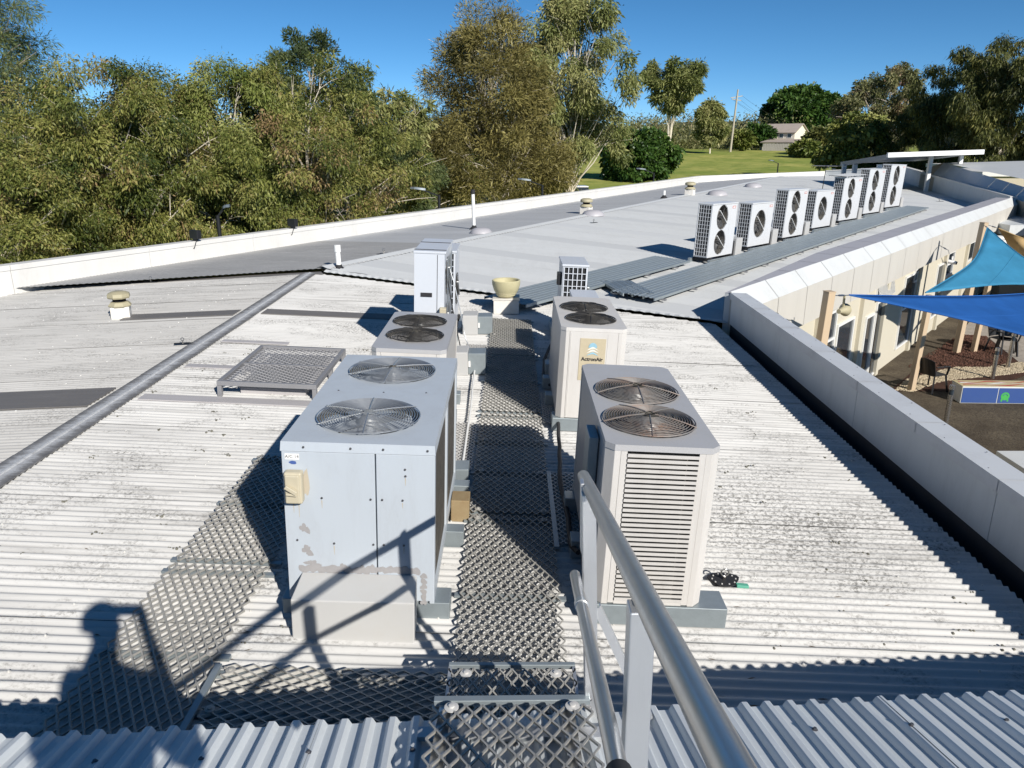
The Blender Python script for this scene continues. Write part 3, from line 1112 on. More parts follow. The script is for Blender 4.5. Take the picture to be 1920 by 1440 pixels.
def window(s, wd, z0, z1, split=0, name='window', opened=0):
    """a window in the long wall: frame, pane(s)"""
    e = part_empty(name, far)
    f = MB()
    t = .055
    o0, o1 = WO - .02, WO + .045
    def bx(sa, sb_, za, zb):
        f.add([rp(sa, o0, za), rp(sb_, o0, za), rp(sb_, o1, za), rp(sa, o1, za), rp(sa, o0, zb), rp(sb_, o0, zb), rp(sb_, o1, zb), rp(sa, o1, zb)],
              [(0, 1, 2, 3), (4, 7, 6, 5), (0, 4, 5, 1), (1, 5, 6, 2), (2, 6, 7, 3), (3, 7, 4, 0)])
    bx(s, s + t, z0, z1); bx(s + wd - t, s + wd, z0, z1)
    bx(s + t, s + wd - t, z0, z0 + t); bx(s + t, s + wd - t, z1 - t, z1)
    if split:
        bx(s + t, s + wd - t, z0 + (z1 - z0) * split - t / 2, z0 + (z1 - z0) * split + t / 2)
    f.build('frame', M['winframe'], e, world=True)
    g = MB()
    g.add([rp(s + t, WO + .012, z0 + t), rp(s + wd - t, WO + .012, z0 + t), rp(s + wd - t, WO + .012, z1 - t), rp(s + t, WO + .012, z1 - t)], [(0, 1, 2, 3)])
    g.build('pane', M['glass'], e, world=True)
    if opened:
        a = MB()
        a.add([rp(s, WO + .05, z1), rp(s + wd, WO + .05, z1), rp(s + wd, WO + .05 + opened, z0 + .02), rp(s, WO + .05 + opened, z0 + .02)], [(0, 1, 2, 3), (3, 2, 1, 0)])
        a.build('awning_sash', M['winframe'], e, world=True)


def s_of(px, z):
    """distance along the wall of the point seen at pixel column px at height z"""
    lo, hi = -0.5, LR
    for _ in range(50):
        mid = (lo + hi) / 2
        p = rp(mid, WO, z)
        D = p[1] * CP + (CZ - p[2]) * SP
        x = 960 + FPX * p[0] / D
        if x < px:
            lo = mid
        else:
            hi = mid
    return lo


for (pa, pb, z0, z1, sp_, op) in ((1540, 1556, GZ + .25, WZ - .15, .7, 0), (1560, 1592, GZ + .9, WZ - .55, 0, 0), (1563, 1588, GZ + .06, GZ + .85, 0, 0),
                                  (1616, 1632, GZ + .05, WZ - .75, 0, 0), (1634, 1653, GZ + .05, WZ - .5, 0, 0), (1630, 1660, WZ - .45, WZ - .08, 0, .07),
                                  (1685, 1708, GZ + .3, WZ - .2, .55, 0), (1702, 1716, WZ - .5, WZ - .1, 0, 0), (1748, 1765, GZ + .5, WZ - .35, 0, 0),
                                  (1765, 1778, WZ - .9, WZ - .1, .5, 0), (1803, 1818, WZ - .8, WZ - .1, 0, 0), (1838, 1850, GZ + .4, WZ - .2, .6, 0)):
    sa, sb_ = s_of(pa, -2), s_of(pb, -2)
    window(sa, max(.45, sb_ - sa), z0, z1, sp_, 'window', op)
for s_ in (1.2, 4.2, 7.3, 9.3, 12.6, 16, 19.5, 23):
    w = MB()
    w.add([rp(s_, WO, GZ), rp(s_ + .22, WO, GZ), rp(s_ + .22, WO + .09, GZ), rp(s_, WO + .09, GZ), rp(s_, WO, WZ), rp(s_ + .22, WO, WZ), rp(s_ + .22, WO + .09, WZ), rp(s_, WO + .09, WZ)],
          [(0, 4, 5, 1), (1, 5, 6, 2), (2, 6, 7, 3), (3, 7, 4, 0)])
    w.build('pilaster', M['wall'], far, world=True)

# ------------------------------------------------------------------ upper roof the photographer stands on
up = thing('upper_roof', 'higher roof of grey ribbed sheets in the foreground below the camera', 'building', (0, 0, GZ))
roof_u = part_empty('roof', up)
UA = math.radians(3.4)
UE = Vector((-math.sin(UA), math.cos(UA)))       # down the slope, away from camera
UX = Vector((math.cos(UA), math.sin(UA)))
UO = Vector((0, 2.35))
UZ = 0.71
US = math.tan(math.radians(13))


def zu(x, y):
    return UZ - US * (Vector((x, y)) - UO).dot(UE)


def spandek(ph):
    ph = (ph + .5) % 1.0
    if ph < .22:
        return 0
    if ph < .36:
        return .024 * (ph - .22) / .14
    if ph < .64:
        return .024
    if ph < .78:
        return .024 * (.78 - ph) / .14
    return 0


uc = [UO + UX * a + UE * b_ for a, b_ in ((-5.5, -3.6), (5.5, -3.6), (5.5, 0), (-5.5, 0))]
corr(roof_u, [tuple(p) for p in uc], tuple(UO), tuple(UX), zu, 0.0875, .024, 18, 0.70, lambda k, r: M['upper'], prof=spandek, seed=8, lap=.002)
w = MB()
q = [UO + UX * a + UE * b_ for a, b_ in ((-5.5, -3.6), (5.5, -3.6), (5.5, -.03), (-5.5, -.03))]
w.add([(p.x, p.y, zu(p.x, p.y) - .03) for p in q], [(0, 1, 2, 3), (3, 2, 1, 0)])
w.build('roof_deck', M['dark'], up, world=True)
w = MB()
pa, pb = UO + UX * -5.5 + UE * -.20, UO + UX * 5.5 + UE * -.20
w.add([(pa.x, pa.y, -.6), (pb.x, pb.y, -.9), (pb.x, pb.y, zu(pb.x, pb.y) - .04), (pa.x, pa.y, zu(pa.x, pa.y) - .04)], [(0, 1, 2, 3), (3, 2, 1, 0)])
w.build('wall', M['walltan'], up, world=True)
w = MB()
pa, pb = UO + UX * -5.5 + UE * .008, UO + UX * 5.5 + UE * .008
w.beam((pa.x, pa.y, UZ - .028), (pb.x, pb.y, UZ - .028), .012, .022)
w.build('edge_strip', M['pvc'], up, world=True)
sb = MB()
for a in range(-60, 61):
    if a % 4 == 0:
        for dd in (-.22, -1.25):
            c = UO + UX * (a * .0875) + UE * (dd + RNG.uniform(-.012, .012))
            sb.lathe((c.x, c.y, zu(c.x, c.y) + .024), [(.011, 0), (.011, .003), (.006, .004), (.006, .010)], 6)
tag(sb.build('roof_screw', M['screw'], up, world=True), kind='stuff')

# ------------------------------------------------------------------ air conditioners
def plate(mb, u0, u1, v0, v1, holes, mapf, n=40, mi=0):
    """rectangle with round holes stacked along v; mapf(u,v)->point"""
    holes = sorted(holes, key=lambda h: h[1])
    cuts = [v0] + [(holes[i][1] + holes[i + 1][1]) / 2 for i in range(len(holes) - 1)] + [v1]
    for i, (cu, cv, R) in enumerate(holes):
        a, b = cuts[i], cuts[i + 1]
        inner, outer = [], []
        ang = [2 * math.pi * k / n for k in range(n)]
        corners = [math.atan2(y - cv, x - cu) % (2 * math.pi) for x in (u0, u1) for y in (a, b)]
        for c in corners:
            k = min(range(n), key=lambda q: min(abs(ang[q] - c), 2 * math.pi - abs(ang[q] - c)))
            ang[k] = c
        for t in ang:
            c, s_ = math.cos(t), math.sin(t)
            inner.append(mapf(cu + R * c, cv + R * s_))
            k = min([((u1 - cu) / c) if c > 1e-9 else 1e9, ((u0 - cu) / c) if c < -1e-9 else 1e9,
                     ((b - cv) / s_) if s_ > 1e-9 else 1e9, ((a - cv) / s_) if s_ < -1e-9 else 1e9])
            outer.append(mapf(cu + k * c, cv + k * s_))
        mb.add(inner + outer, [(k, (k + 1) % n, n + (k + 1) % n, n + k) for k in range(n)], mi)
    return mb


def fan_parts(parent, c, R, mapf, guard_mat, blade_mat, depth=.16, rings=15, spokes=5, dome=.025, wire=.0028, hubR=.22, spin=0.3, n=40, hub_mat=None, nb=4, guard_name='fan_guard', cap=True):
    """cavity, blades, hub and wire guard; mapf(u,v,w) maps fan-plane coords (w = outwards) to local space"""
    b = MB()
    ins, bot = [], []
    for k in range(n):
        t = 2 * math.pi * k / n
        ins.append(mapf(c[0] + R * math.cos(t), c[1] + R * math.sin(t), 0.0))
        bot.append(mapf(c[0] + R * math.cos(t), c[1] + R * math.sin(t), -depth))
    b.add(ins + bot, [(k, (k + 1) % n, n + (k + 1) % n, n + k) for k in range(n)] + [tuple(range(n, 2 * n))])
    b.build('fan_well', M['cavity'], parent, smooth=40)
    b = MB()
    for q in range(nb):
        t0 = spin + 2 * math.pi * q / nb
        vs = []
        for i in range(6):
            r = R * (.18 + .74 * i / 5)
            for j in range(4):
                f = j / 3
                t = t0 + (f - .5) * (1.15 - .25 * i / 5) + .12 * i / 5
                vs.append(mapf(c[0] + r * math.cos(t), c[1] + r * math.sin(t), -depth * .55 + depth * .45 * f - .01))
        b.add(vs, [(i * 4 + j, i * 4 + j + 1, (i + 1) * 4 + j + 1, (i + 1) * 4 + j) for i in range(5) for j in range(3)])
    fan = b.build('fan', blade_mat, parent, smooth=180)
    b = MB()
    vs = []
    for (r, w) in ((hubR * R, -depth * .7), (hubR * R, -.012), (hubR * R * .86, .0), (.001, .004)):
        for k in range(18):
            t = 2 * math.pi * k / 18
            vs.append(mapf(c[0] + r * math.cos(t), c[1] + r * math.sin(t), w))
    b.add(vs, [(i * 18 + k, i * 18 + (k + 1) % 18, (i + 1) * 18 + (k + 1) % 18, (i + 1) * 18 + k) for i in range(3) for k in range(18)])
    b.build('hub', hub_mat or M['hub'], fan if False else parent, smooth=40)
    b = MB()
    z_of = lambda r: .012 + dome * (1 - (r / R) ** 2)
    for i in range(rings):
        r = R * (hubR * 1.0 + (1.01 - hubR) * (i + .0) / (rings - 1))
        m = 44
        pts = [mapf(c[0] + r * math.cos(2 * math.pi * k / m), c[1] + r * math.sin(2 * math.pi * k / m), z_of(r)) for k in range(m + 1)]
        b.tube(pts, wire * (1.7 if i == rings - 1 else 1), 4, cap=False)
    for q in range(spokes):
        t = spin * 1.7 + 2 * math.pi * q / spokes
        pts = [mapf(c[0] + R * f * math.cos(t), c[1] + R * f * math.sin(t), z_of(R * f) + wire * 1.5) for f in (hubR * .5, .5, .8, 1.02, 1.05)]
        b.tube(pts, wire * 1.5, 5)
    b.build(guard_name, guard_mat, parent)


def text_mesh(txt, size, mat, parent, mapf, name='lettering', depth=.0012, bold=0.0, xs=1.0):
    cu = bpy.data.curves.new('txt', 'FONT')
    cu.body = txt
    cu.size = size
    cu.align_x = 'CENTER'
    cu.align_y = 'CENTER'
    cu.offset = bold
    cu.resolution_u = 3
    t = bpy.data.objects.new('txt', cu)
    COL.objects.link(t)
    dg = bpy.context.evaluated_depsgraph_get()
    me = bpy.data.meshes.new_from_object(t.evaluated_get(dg))
    b = MB()
    b.add([mapf(v.co.x * xs, v.co.y) for v in me.vertices], [tuple(p.vertices) for p in me.polygons])
    bpy.data.objects.remove(t)
    bpy.data.curves.remove(cu)
    bpy.data.meshes.remove(me)
    return b.build(name, mat, parent)


def blob(mb, c, rx, rz, mapf, seed, n=22, rough=.35):
    rng = random.Random(seed)
    ph = [rng.uniform(0, 6.28) for _ in range(4)]
    pts = []
    for k in range(n):
        t = 2 * math.pi * k / n
        r = 1 + rough * (.5 * math.sin(2 * t + ph[0]) + .35 * math.sin(3 * t + ph[1]) + .3 * math.sin(5 * t + ph[2]) + .2 * math.sin(9 * t + ph[3]))
        pts.append(mapf(c[0] + rx * r * math.cos(t), c[1] + rz * r * math.sin(t)))
    mb.add([mapf(c[0], c[1])] + pts, [(0, 1 + k, 1 + (k + 1) % n) for k in range(n)])


def rails(parent, x0, x1, ys, z0, z1, wd=.10, mat=None):
    for y in ys:
        b = MB().box(x0, x1, y - wd / 2, y + wd / 2, z0, z1)
        b.build('base_rail', mat or M['galv'], parent, bevel=.004)


# ---- unit A: blue grey, two panel front, fans on top
def unit_a():
    x0, y0, z0 = -0.885, 3.94, 0.155
    W, L, H = .85, 1.80, 1.005
    u = thing('air_conditioner', 'large blue-grey air conditioner with switch and hooded duct on its front', 'air conditioner', (x0, y0, z0), (0, math.radians(2.0), 0), 'package air conditioners along the mesh walkway')
    hx = W / 2
    b = MB()
    plate(b, -hx, hx, 0, L, [(-.015, .43, .305), (-.015, 1.40, .305)], lambda a, c: (a, c, H))
    b.add([(-hx, 0, H), (hx, 0, H), (hx, L, H), (-hx, L, H), (-hx - .004, -.006, H - .055), (hx + .004, -.006, H - .055), (hx + .004, L + .004, H - .055), (-hx - .004, L + .004, H - .055)],
          [(0, 4, 5, 1), (1, 5, 6, 2), (2, 6, 7, 3), (3, 7, 4, 0)])
    b.build('top_panel', M['bluegrey'], u, smooth=30)
    for cy, sp in ((.43, .35), (1.40, .9)):
        fan_parts(u, (-.015, cy), .305, lambda a, c, w: (a, c, H + w), M['wire'], M['blade'], .22, 17, 6, .018, .0026, .19, sp, hub_mat=M['hub'])
    # front: two doors with a real gap
    sx = .095
    b = MB().box(-hx + .002, sx - .004, -.004, .02, .02, H - .058)
    d1 = b.build('front_panel', M['bluegrey'], u, bevel=.003)
    b = MB().box(sx + .004, hx - .002, -.004, .02, .02, H - .058)
    d2 = b.build('front_panel', M['bluegrey'], u, bevel=.003)
    # body shell: back, left, bottom, inner backing
    b = MB().box(-hx + .004, hx - .03, .022, L - .004, .0, H - .06)
    b.build('body', M['bluegrey'], u)
    # right side: posts and coils
    for ya, yb, m_ in ((.0, .06, 'bluegrey'), (.86, .94, 'bluegrey'), (L - .06, L, 'bluegrey')):
        MB().box(hx - .028, hx + .001, ya + .001, yb, .0, H - .057).build('corner_post', M[m_], u, bevel=.003)
    MB().box(hx - .028, hx + .0005, .061, L - .061, .0, .07).build('bottom_trim', M['bluegrey'], u)
    for ya, yb in ((.062, .858), (.942, L - .062)):
        MB().box(hx - .026, hx - .012, ya, yb, .072, H - .06).build('coil', M['coil'], u)
    # screws
    sb = MB()
    fm = lambda x, z: (x, -.0065, z)
    scr = [(-.30, H - .03), (-.04, H - .03), (.14, H - .03), (.385, H - .03), (-.21, .67), (.065, .67), (.13, .67), (.245, .67), (-.36, .40), (-.15, .385), (.075, .385), (.135, .385), (.25, .385),
           (.26, .86), (.262, .82)]
    for x, z in scr:
        pts = [(x + .006 * math.cos(t), -.0085, z + .006 * math.sin(t)) for t in [k * math.pi / 4 for k in range(8)]]
        pts2 = [(x + .0075 * math.cos(t), -.003, z + .0075 * math.sin(t)) for t in [k * math.pi / 4 for k in range(8)]]
        sb.add(pts + pts2, [tuple(range(8))] + [(k, (k + 1) % 8, 8 + (k + 1) % 8, 8 + k) for k in range(8)])
    for x, y in ((-.30, .91), (.0, .9), (.28, .92)):
        sb.lathe((x, y, H), [(.007, 0), (.005, .005)], 8)
    tag(sb.build('screw', M['screw'], u), kind='stuff')
    # isolator switch
    s = part_empty('isolator_switch', u)
    MB().box(-.402, -.302, -.065, -.006, .655, .845).build('switch_box', M['beige'], s, bevel=.012)
    MB().box(-.392, -.312, -.080, -.0655, .665, .835).build('switch_cover', M['beige'], s, bevel=.008)
    b = MB()
    b.beam((-.385, -.094, .775), (-.325, -.094, .735), .02, .022)
    b.beam((-.385, -.090, .728), (-.325, -.090, .722), .012, .014)
    b.build('lever', M['beige'], s, bevel=.003)
    # drip stain of old sealant round the switch, patches, strip above the hood
    b = MB()
    pm = lambda x, z: (x, -.0052, z)
    blob(b, (-.292, .76), .015, .09, pm, 3, rough=.25)
    b.build('sealant_patch', M['walltan'], u)
    for i, (x, z, rx, rz) in enumerate(((-.315, .475, .026, .028), (-.305, .335, .026, .034), (-.285, .255, .03, .02))):
        b = MB(); blob(b, (x, z), rx, rz, pm, 11 + i, rough=.55)
        b.build('sealant_patch', M['sealant'], u)
    b = MB()
    for i in range(22):
        x = -.33 + i * .031
        blob(b, (x, .215 + RNG.uniform(-.006, .012)), RNG.uniform(.02, .04), RNG.uniform(.016, .030), lambda a, c, i=i: (a, -.0055 - .0004 * (i % 3), c), 50 + i, 14, .35)
    for i in range(6):
        blob(b, (.365, .19 - i * .035), .018, .02, lambda a, c, i=i: (a, -.0068 - .0003 * i, c), 80 + i, 12)
    b.build('sealant_strip', M['sealant'], u)
    b = MB()
    for (x, z, l) in ((-.21, .655, .05), (.245, .655, .035), (-.15, .37, .06), (.25, .37, .04), (.262, .81, .05), (-.34, .64, .10), (-.37, .63, .06)):
        b.add([(x - .003, -.0050, z), (x + .003, -.0050, z), (x + .0012, -.0050, z - l), (x - .0008, -.0050, z - l * .9)], [(0, 1, 2, 3)])
    b.build('rust_run', M['walltan'], u)
    # stickers
    b = MB().quad((-.405, -.0055, .900), (-.325, -.0055, .900), (-.325, -.0055, .936), (-.405, -.0055, .936))
    lab = b.build('sticker', M['sticker'], u)
    text_mesh('A/C 14', .026, M['ink'], lab, lambda x, y: (x + 0.0, -.0012, y + .0175), xs=1.0)
    b = MB(); blob(b, (-.362, .882), .022, .010, pm, 5, rough=.15)
    b.build('sticker', M['inkblue'], u)
    # hooded duct at the foot of the front
    b = MB()
    p = [(-.345, -.006), (.33, -.006)]
    b.add([(-.34, -.007, .195), (.325, -.007, .195), (.335, -.22, .145), (-.355, -.22, .145), (-.34, -.007, -.15), (.325, -.007, -.15), (.335, -.22, -.12), (-.355, -.22, -.12)],
          [(0, 3, 2, 1), (3, 7, 6, 2), (2, 6, 5, 1), (0, 4, 7, 3), (7, 4, 5, 6), (0, 1, 5, 4)])
    b.build('duct_hood', M['boxwhite'], u, bevel=.006)
    rails(u, -hx - .05, hx + .09, (.10,), -.150, -.002, .17)
    rails(u, -hx - .05, hx + .12, (.95, 1.7), -.145, -.002, .12)
    MB().box(hx + .005, hx + .14, 1.25, 1.42, -.14, .06).build('bracket', M['rust'], u, bevel=.004)
    # flexible pipe stubs under the hood
    b = MB()
    b.tube([(.05, -.08, -.165), (.08, -.10, -.20), (.18, -.12, -.19)], .025, 8)
    b.tube([(-.30, -.05, -.165), (-.34, -.02, -.15), (-.42, .03, -.10)], .02, 8)
    b.build('pipe', M['rubber'], u, smooth=60)
    return u


unit_a()


# ---- chamfered units B, C, E
def chamfer_unit(label, x0, y0, z0, L, W, H, front, guard, fans, top_mat, side=False):
    u = thing('air_conditioner', label, 'air conditioner', (x0, y0, z0), (0, math.radians(2.58), 0), 'package air conditioners along the mesh walkway')
    hx, c = W / 2, .05
    outline = [(-hx + c, 0), (hx - c, 0), (hx, c), (hx, L - c), (hx - c, L), (-hx + c, L), (-hx, L - c), (-hx, c)]
    # top plate: central rectangle with holes + rim
    b = MB()
    plate(b, -hx + c, hx - c, c, L - c, fans, lambda a, d: (a, d, H))
    inner = [(-hx + c, c), (hx - c, c), (hx - c, L - c), (-hx + c, L - c)]
    o = outline
    P3 = lambda p, z=H: (p[0], p[1], z)
    b.add([P3(o[0]), P3(o[1]), P3(o[2]), P3(inner[1]), P3(inner[0]), P3(o[7])], [(0, 1, 3, 4), (1, 2, 3), (0, 4, 5)])
    b.add([P3(o[2]), P3(o[3]), P3(inner[2]), P3(inner[1])], [(0, 1, 2, 3)])
    b.add([P3(o[3]), P3(o[4]), P3(o[5]), P3(o[6]), P3(inner[3]), P3(inner[2])], [(0, 1, 5), (1, 2, 4, 5), (2, 3, 4)])
    b.add([P3(o[6]), P3(o[7]), P3(inner[0]), P3(inner[3])], [(0, 1, 2, 3)])
    n = 8
    b.add([P3(p) for p in o] + [P3((p[0] * 1.006, p[1] + (-.003 if p[1] < L / 2 else .003)), H - .035) for p in o], [(k, n + k, n + (k + 1) % n, (k + 1) % n) for k in range(n)])
    b.build('top_panel', top_mat, u, smooth=30)
    for k, f in enumerate(fans):
        fan_parts(u, f[:2], f[2], lambda a, d, w: (a, d, H + w), M[guard], M['bladedark' if guard == 'blackwire' else 'blade'], .2, 14, 5, .035, .003, .24, .5 + .8 * k,
                  hub_mat=M['hub'] if k == 1 or guard != 'blackwire' else M['bladedark'])
    # body inside
    MB().prism([(p[0] * .97, p[1] + (.075 if p[1] < L / 2 else -.01)) for p in outline], 0.0, H - .04).build('body', M['cream'] if front != 'louvre' else M['cavity'], u)
    # chamfered corner columns
    for s in (-1, 1):
        for (ya, d) in ((0, 1), (L, -1)):
            pts = [(s * (hx - c - .035), ya), (s * (hx - c), ya), (s * hx, ya + d * c), (s * hx, ya + d * (c + .04)), (s * (hx - .03), ya + d * (c + .04)), (s * (hx - c - .035), ya + d * .04)]
            if s * d < 0:
                pts = pts[::-1]
            MB().prism(pts, 0, H - .036).build('corner_column', M['cream'], u, bevel=.002)
    fw = hx - c - .036
    if front == 'louvre':
        f = part_empty('louvre_panel', u)
        MB().box(-fw + .0, -fw + .035, -.002, .02, .01, H - .037).build('frame', M['cream'], f)
        MB().box(fw - .035, fw, -.002, .02, .01, H - .037).build('frame', M['cream'], f)
        MB().box(-fw + .036, fw - .036, -.002, .02, .004, .026).build('frame', M['cream'], f)
        ns = 31
        base = None
        dz = (H - .037 - .03) / ns
        sl = MB()
        xa, xb = -fw + .037, fw - .037
        sl.add([(xa, -.010, 0), (xb, -.010, 0), (xb, -.012, dz * .64), (xa, -.012, dz * .64), (xa, -.006, -.001), (xb, -.006, -.001), (xb, -.008, dz * .64), (xa, -.008, dz * .64)],
               [(0, 1, 2, 3), (3, 2, 6, 7), (0, 4, 5, 1), (4, 7, 6, 5)])
        me = sl.mesh('slat', M['cream'])
        for i in range(ns):
            o_ = bpy.data.objects.new('slat', me)
            COL.objects.link(o_)
            o_.parent = f
            o_.location = (0, 0, .03 + i * dz)
    else:
        MB().box(-fw + .001, fw - .001, -.002, .02, .005, H - .037).build('front_panel', M['cream'], u, bevel=.002)
        for x in (-fw + .012, fw - .10):
            MB().box(x, x + .006, -.0045, -.002, .02, H - .05).build('panel_rib', M['cream'], u)
        if front == 'badge':
            bx0, bx1, bz0, bz1 = -.13, .12, H - .52, H - .10
            bd = MB().box(bx0, bx1, -.006, -.0022, bz0, bz1).build('badge', M['gold'], u)
            cx = 0.0
            for i in range(3):
                w = MB()
                z = (bz1 - bz0) - .155 + i * .026
                pts = []
                for k in range(15):
                    x = -.055 + .11 * k / 14
                    zz = z + .012 * math.sin((x + .03) * 48) + .0
                    th = .0095 * math.sin(math.pi * min(1, max(0, (k + .6) / 15.2)))
                    pts.append(((x, -.0049, zz - th), (x, -.0049, zz + th)))
                vs = [q for pr in pts for q in pr]
                w.add(vs, [(2 * k, 2 * k + 2, 2 * k + 3, 2 * k + 1) for k in range(14)])
                w.build('emblem_wave', M['waveblue'] if i == 0 else M['wavewhite'], bd)
            w = MB()
            pts = [(.042 * math.cos(t), -.0047, (bz1 - bz0) - .09 + .05 * math.sin(t)) for t in [k * math.pi / 12 for k in range(13)]]
            w.add(pts, [tuple(range(13))])
            w.build('emblem_arc', M['waveblue'], bd)
            text_mesh('ActronAir', .050, M['ink'], bd, lambda x, y: (x, -.0048, y + (bz1 - bz0) - .205), bold=.0016, xs=1.0)
    if side:
        s = MB().box(-hx - .06, -hx - .002, .30, .52, H - .42, H - .08)
        s.build('isolator_box', M['galv'], u, bevel=.006)
    # sides
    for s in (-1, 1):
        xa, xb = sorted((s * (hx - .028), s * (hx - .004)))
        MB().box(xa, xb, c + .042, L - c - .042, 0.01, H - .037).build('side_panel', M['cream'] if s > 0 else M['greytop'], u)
    rails(u, -hx - .03, hx + .16 if front == 'louvre' else hx + .06, (.09,), -.135, -.002, .20)
    rails(u, -hx - .07, hx + .06, (L * .5, L - .15), -.135, -.002, .14)
    return u


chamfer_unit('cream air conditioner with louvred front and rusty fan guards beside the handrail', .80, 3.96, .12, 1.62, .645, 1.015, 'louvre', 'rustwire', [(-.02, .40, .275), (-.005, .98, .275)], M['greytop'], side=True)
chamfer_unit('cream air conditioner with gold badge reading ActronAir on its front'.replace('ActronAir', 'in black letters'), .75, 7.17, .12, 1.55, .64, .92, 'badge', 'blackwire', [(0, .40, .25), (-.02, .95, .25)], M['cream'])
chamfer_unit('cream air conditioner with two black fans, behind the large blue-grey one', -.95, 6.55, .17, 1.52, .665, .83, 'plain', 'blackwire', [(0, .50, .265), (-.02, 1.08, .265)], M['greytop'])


# ---- side discharge units
def side_unit(label, loc, rz, W, Dp, H, fans, paint, group=None, guardbars=True, badge=True, feet=.09, coil_right=False, lid=None, seam=.69, cover=False, coilm='coil_dark', bar=True):
    u = thing('outdoor_unit', label, 'air conditioner', loc, (Matrix.Rotation(math.radians(2.3), 4, 'Y') @ Matrix.Rotation(rz, 4, 'Z')).to_euler(), group)
    # front plate with round openings
    b = MB()
    fm = lambda x, z: (x, 0, z)
    sx = W * seam
    if fans:
        plate(b, 0, sx, 0, H - .03, fans, fm, 32)
    else:
        b.quad((0, 0, 0), (sx, 0, 0), (sx, 0, H - .03), (0, 0, H - .03))
    b.build('fan_panel', paint, u)
    MB().box(sx + .006, W, -.002, .02, .0, H - .03).build('service_panel', paint, u, bevel=.004)
    MB().box(-.012, W + .012, -.015, Dp + .012, H - .03, H).build('lid', lid or paint, u, bevel=.006)
    MB().box(sx + .01, W - .002, .021, Dp, .0, H - .031).build('body', paint, u)
    MB().box(.006, sx, Dp - .03, Dp, .0, H - .031).build('back_panel', paint, u)
    MB().box(.006, sx, .005, Dp - .031, .0, .02).build('floor_pan', paint, u)
    for f in fans:
        fan_parts(u, f[:2], f[2], lambda a, d, w: (a, -w, d), M['blackwire'], M['bladedark'], min(.16, Dp * .5), 7, 6, .015, .0022, .2, RNG.uniform(0, 2), 28, M['bladedark'], 3)
        # white diagonal bar painting in the highlight on the guard spokes
        if bar:
            a = math.radians(-35)
            bb = MB()
            p = lambda k: (f[0] + f[2] * k * math.cos(a), -.03, f[1] + f[2] * k * math.sin(a))
            bb.beam(p(-1), p(1), .012, .030, up=(0, -1, 0))
            bb.build('guard_highlight', M['sticker'], u)
    # coil on the left end with wire grid
    MB().box(.02, .03, .03, Dp - .03, .03, H - .04).build('coil', M[coilm], u)
    if guardbars:
        g = MB()
        nz, ny = max(8, int(H / .095)), 5
        for i in range(nz + 1):
            z = .03 + (H - .07) * i / nz
            g.box(-.006, .0, .02, Dp - .02, z - .005, z + .005)
        for j in range(ny + 1):
            y = .02 + (Dp - .04) * j / ny
            g.box(-.010, -.0065, y - .006, y + .006, .03, H - .04)
        g.build('coil_guard', paint, u)
    for y in (0.0, Dp - .024):
        MB().box(.0005, .022, y + .001, y + .023, 0, H - .031).build('corner_post', paint, u)
    if badge:
        bd = MB().box(W * .80, W * .93, -.0045, -.0022, H - .14, H - .085).build('badge', M['inkred'], u)
        MB().box(W * .815, W * .915, -.0062, -.0047, H - .128, H - .098).build('badge', M['sticker'], u)
    for x in (.08, W - .18):
        MB().box(x, x + .10, -.04, Dp + .04, -feet, -.002).build('foot', M['rubber'], u)
    MB().box(-.05, W + .05, -.10, -.045, -feet - .06, -feet + .06).build('base_rail', M['galv'], u)
    MB().box(-.05, W + .05, Dp + .045, Dp + .10, -feet - .06, -feet + .06).build('base_rail', M['galv'], u)
    if cover:
        cb = part_empty('pipe_cover', u)
        MB().box(W + .16, W + .52, -.02, .30, -feet - .05, .36).build('cover_box', M['boxwhite'], cb, bevel=.01)
        MB().box(W + .04, W + .15, .02, .12, -feet, .30).build('pipe', M['rubber'], cb, bevel=.01)
        MB().box(W + .018, W + .038, .04, .20, .12, .32).build('bracket', M['rubber'], cb)
    return u


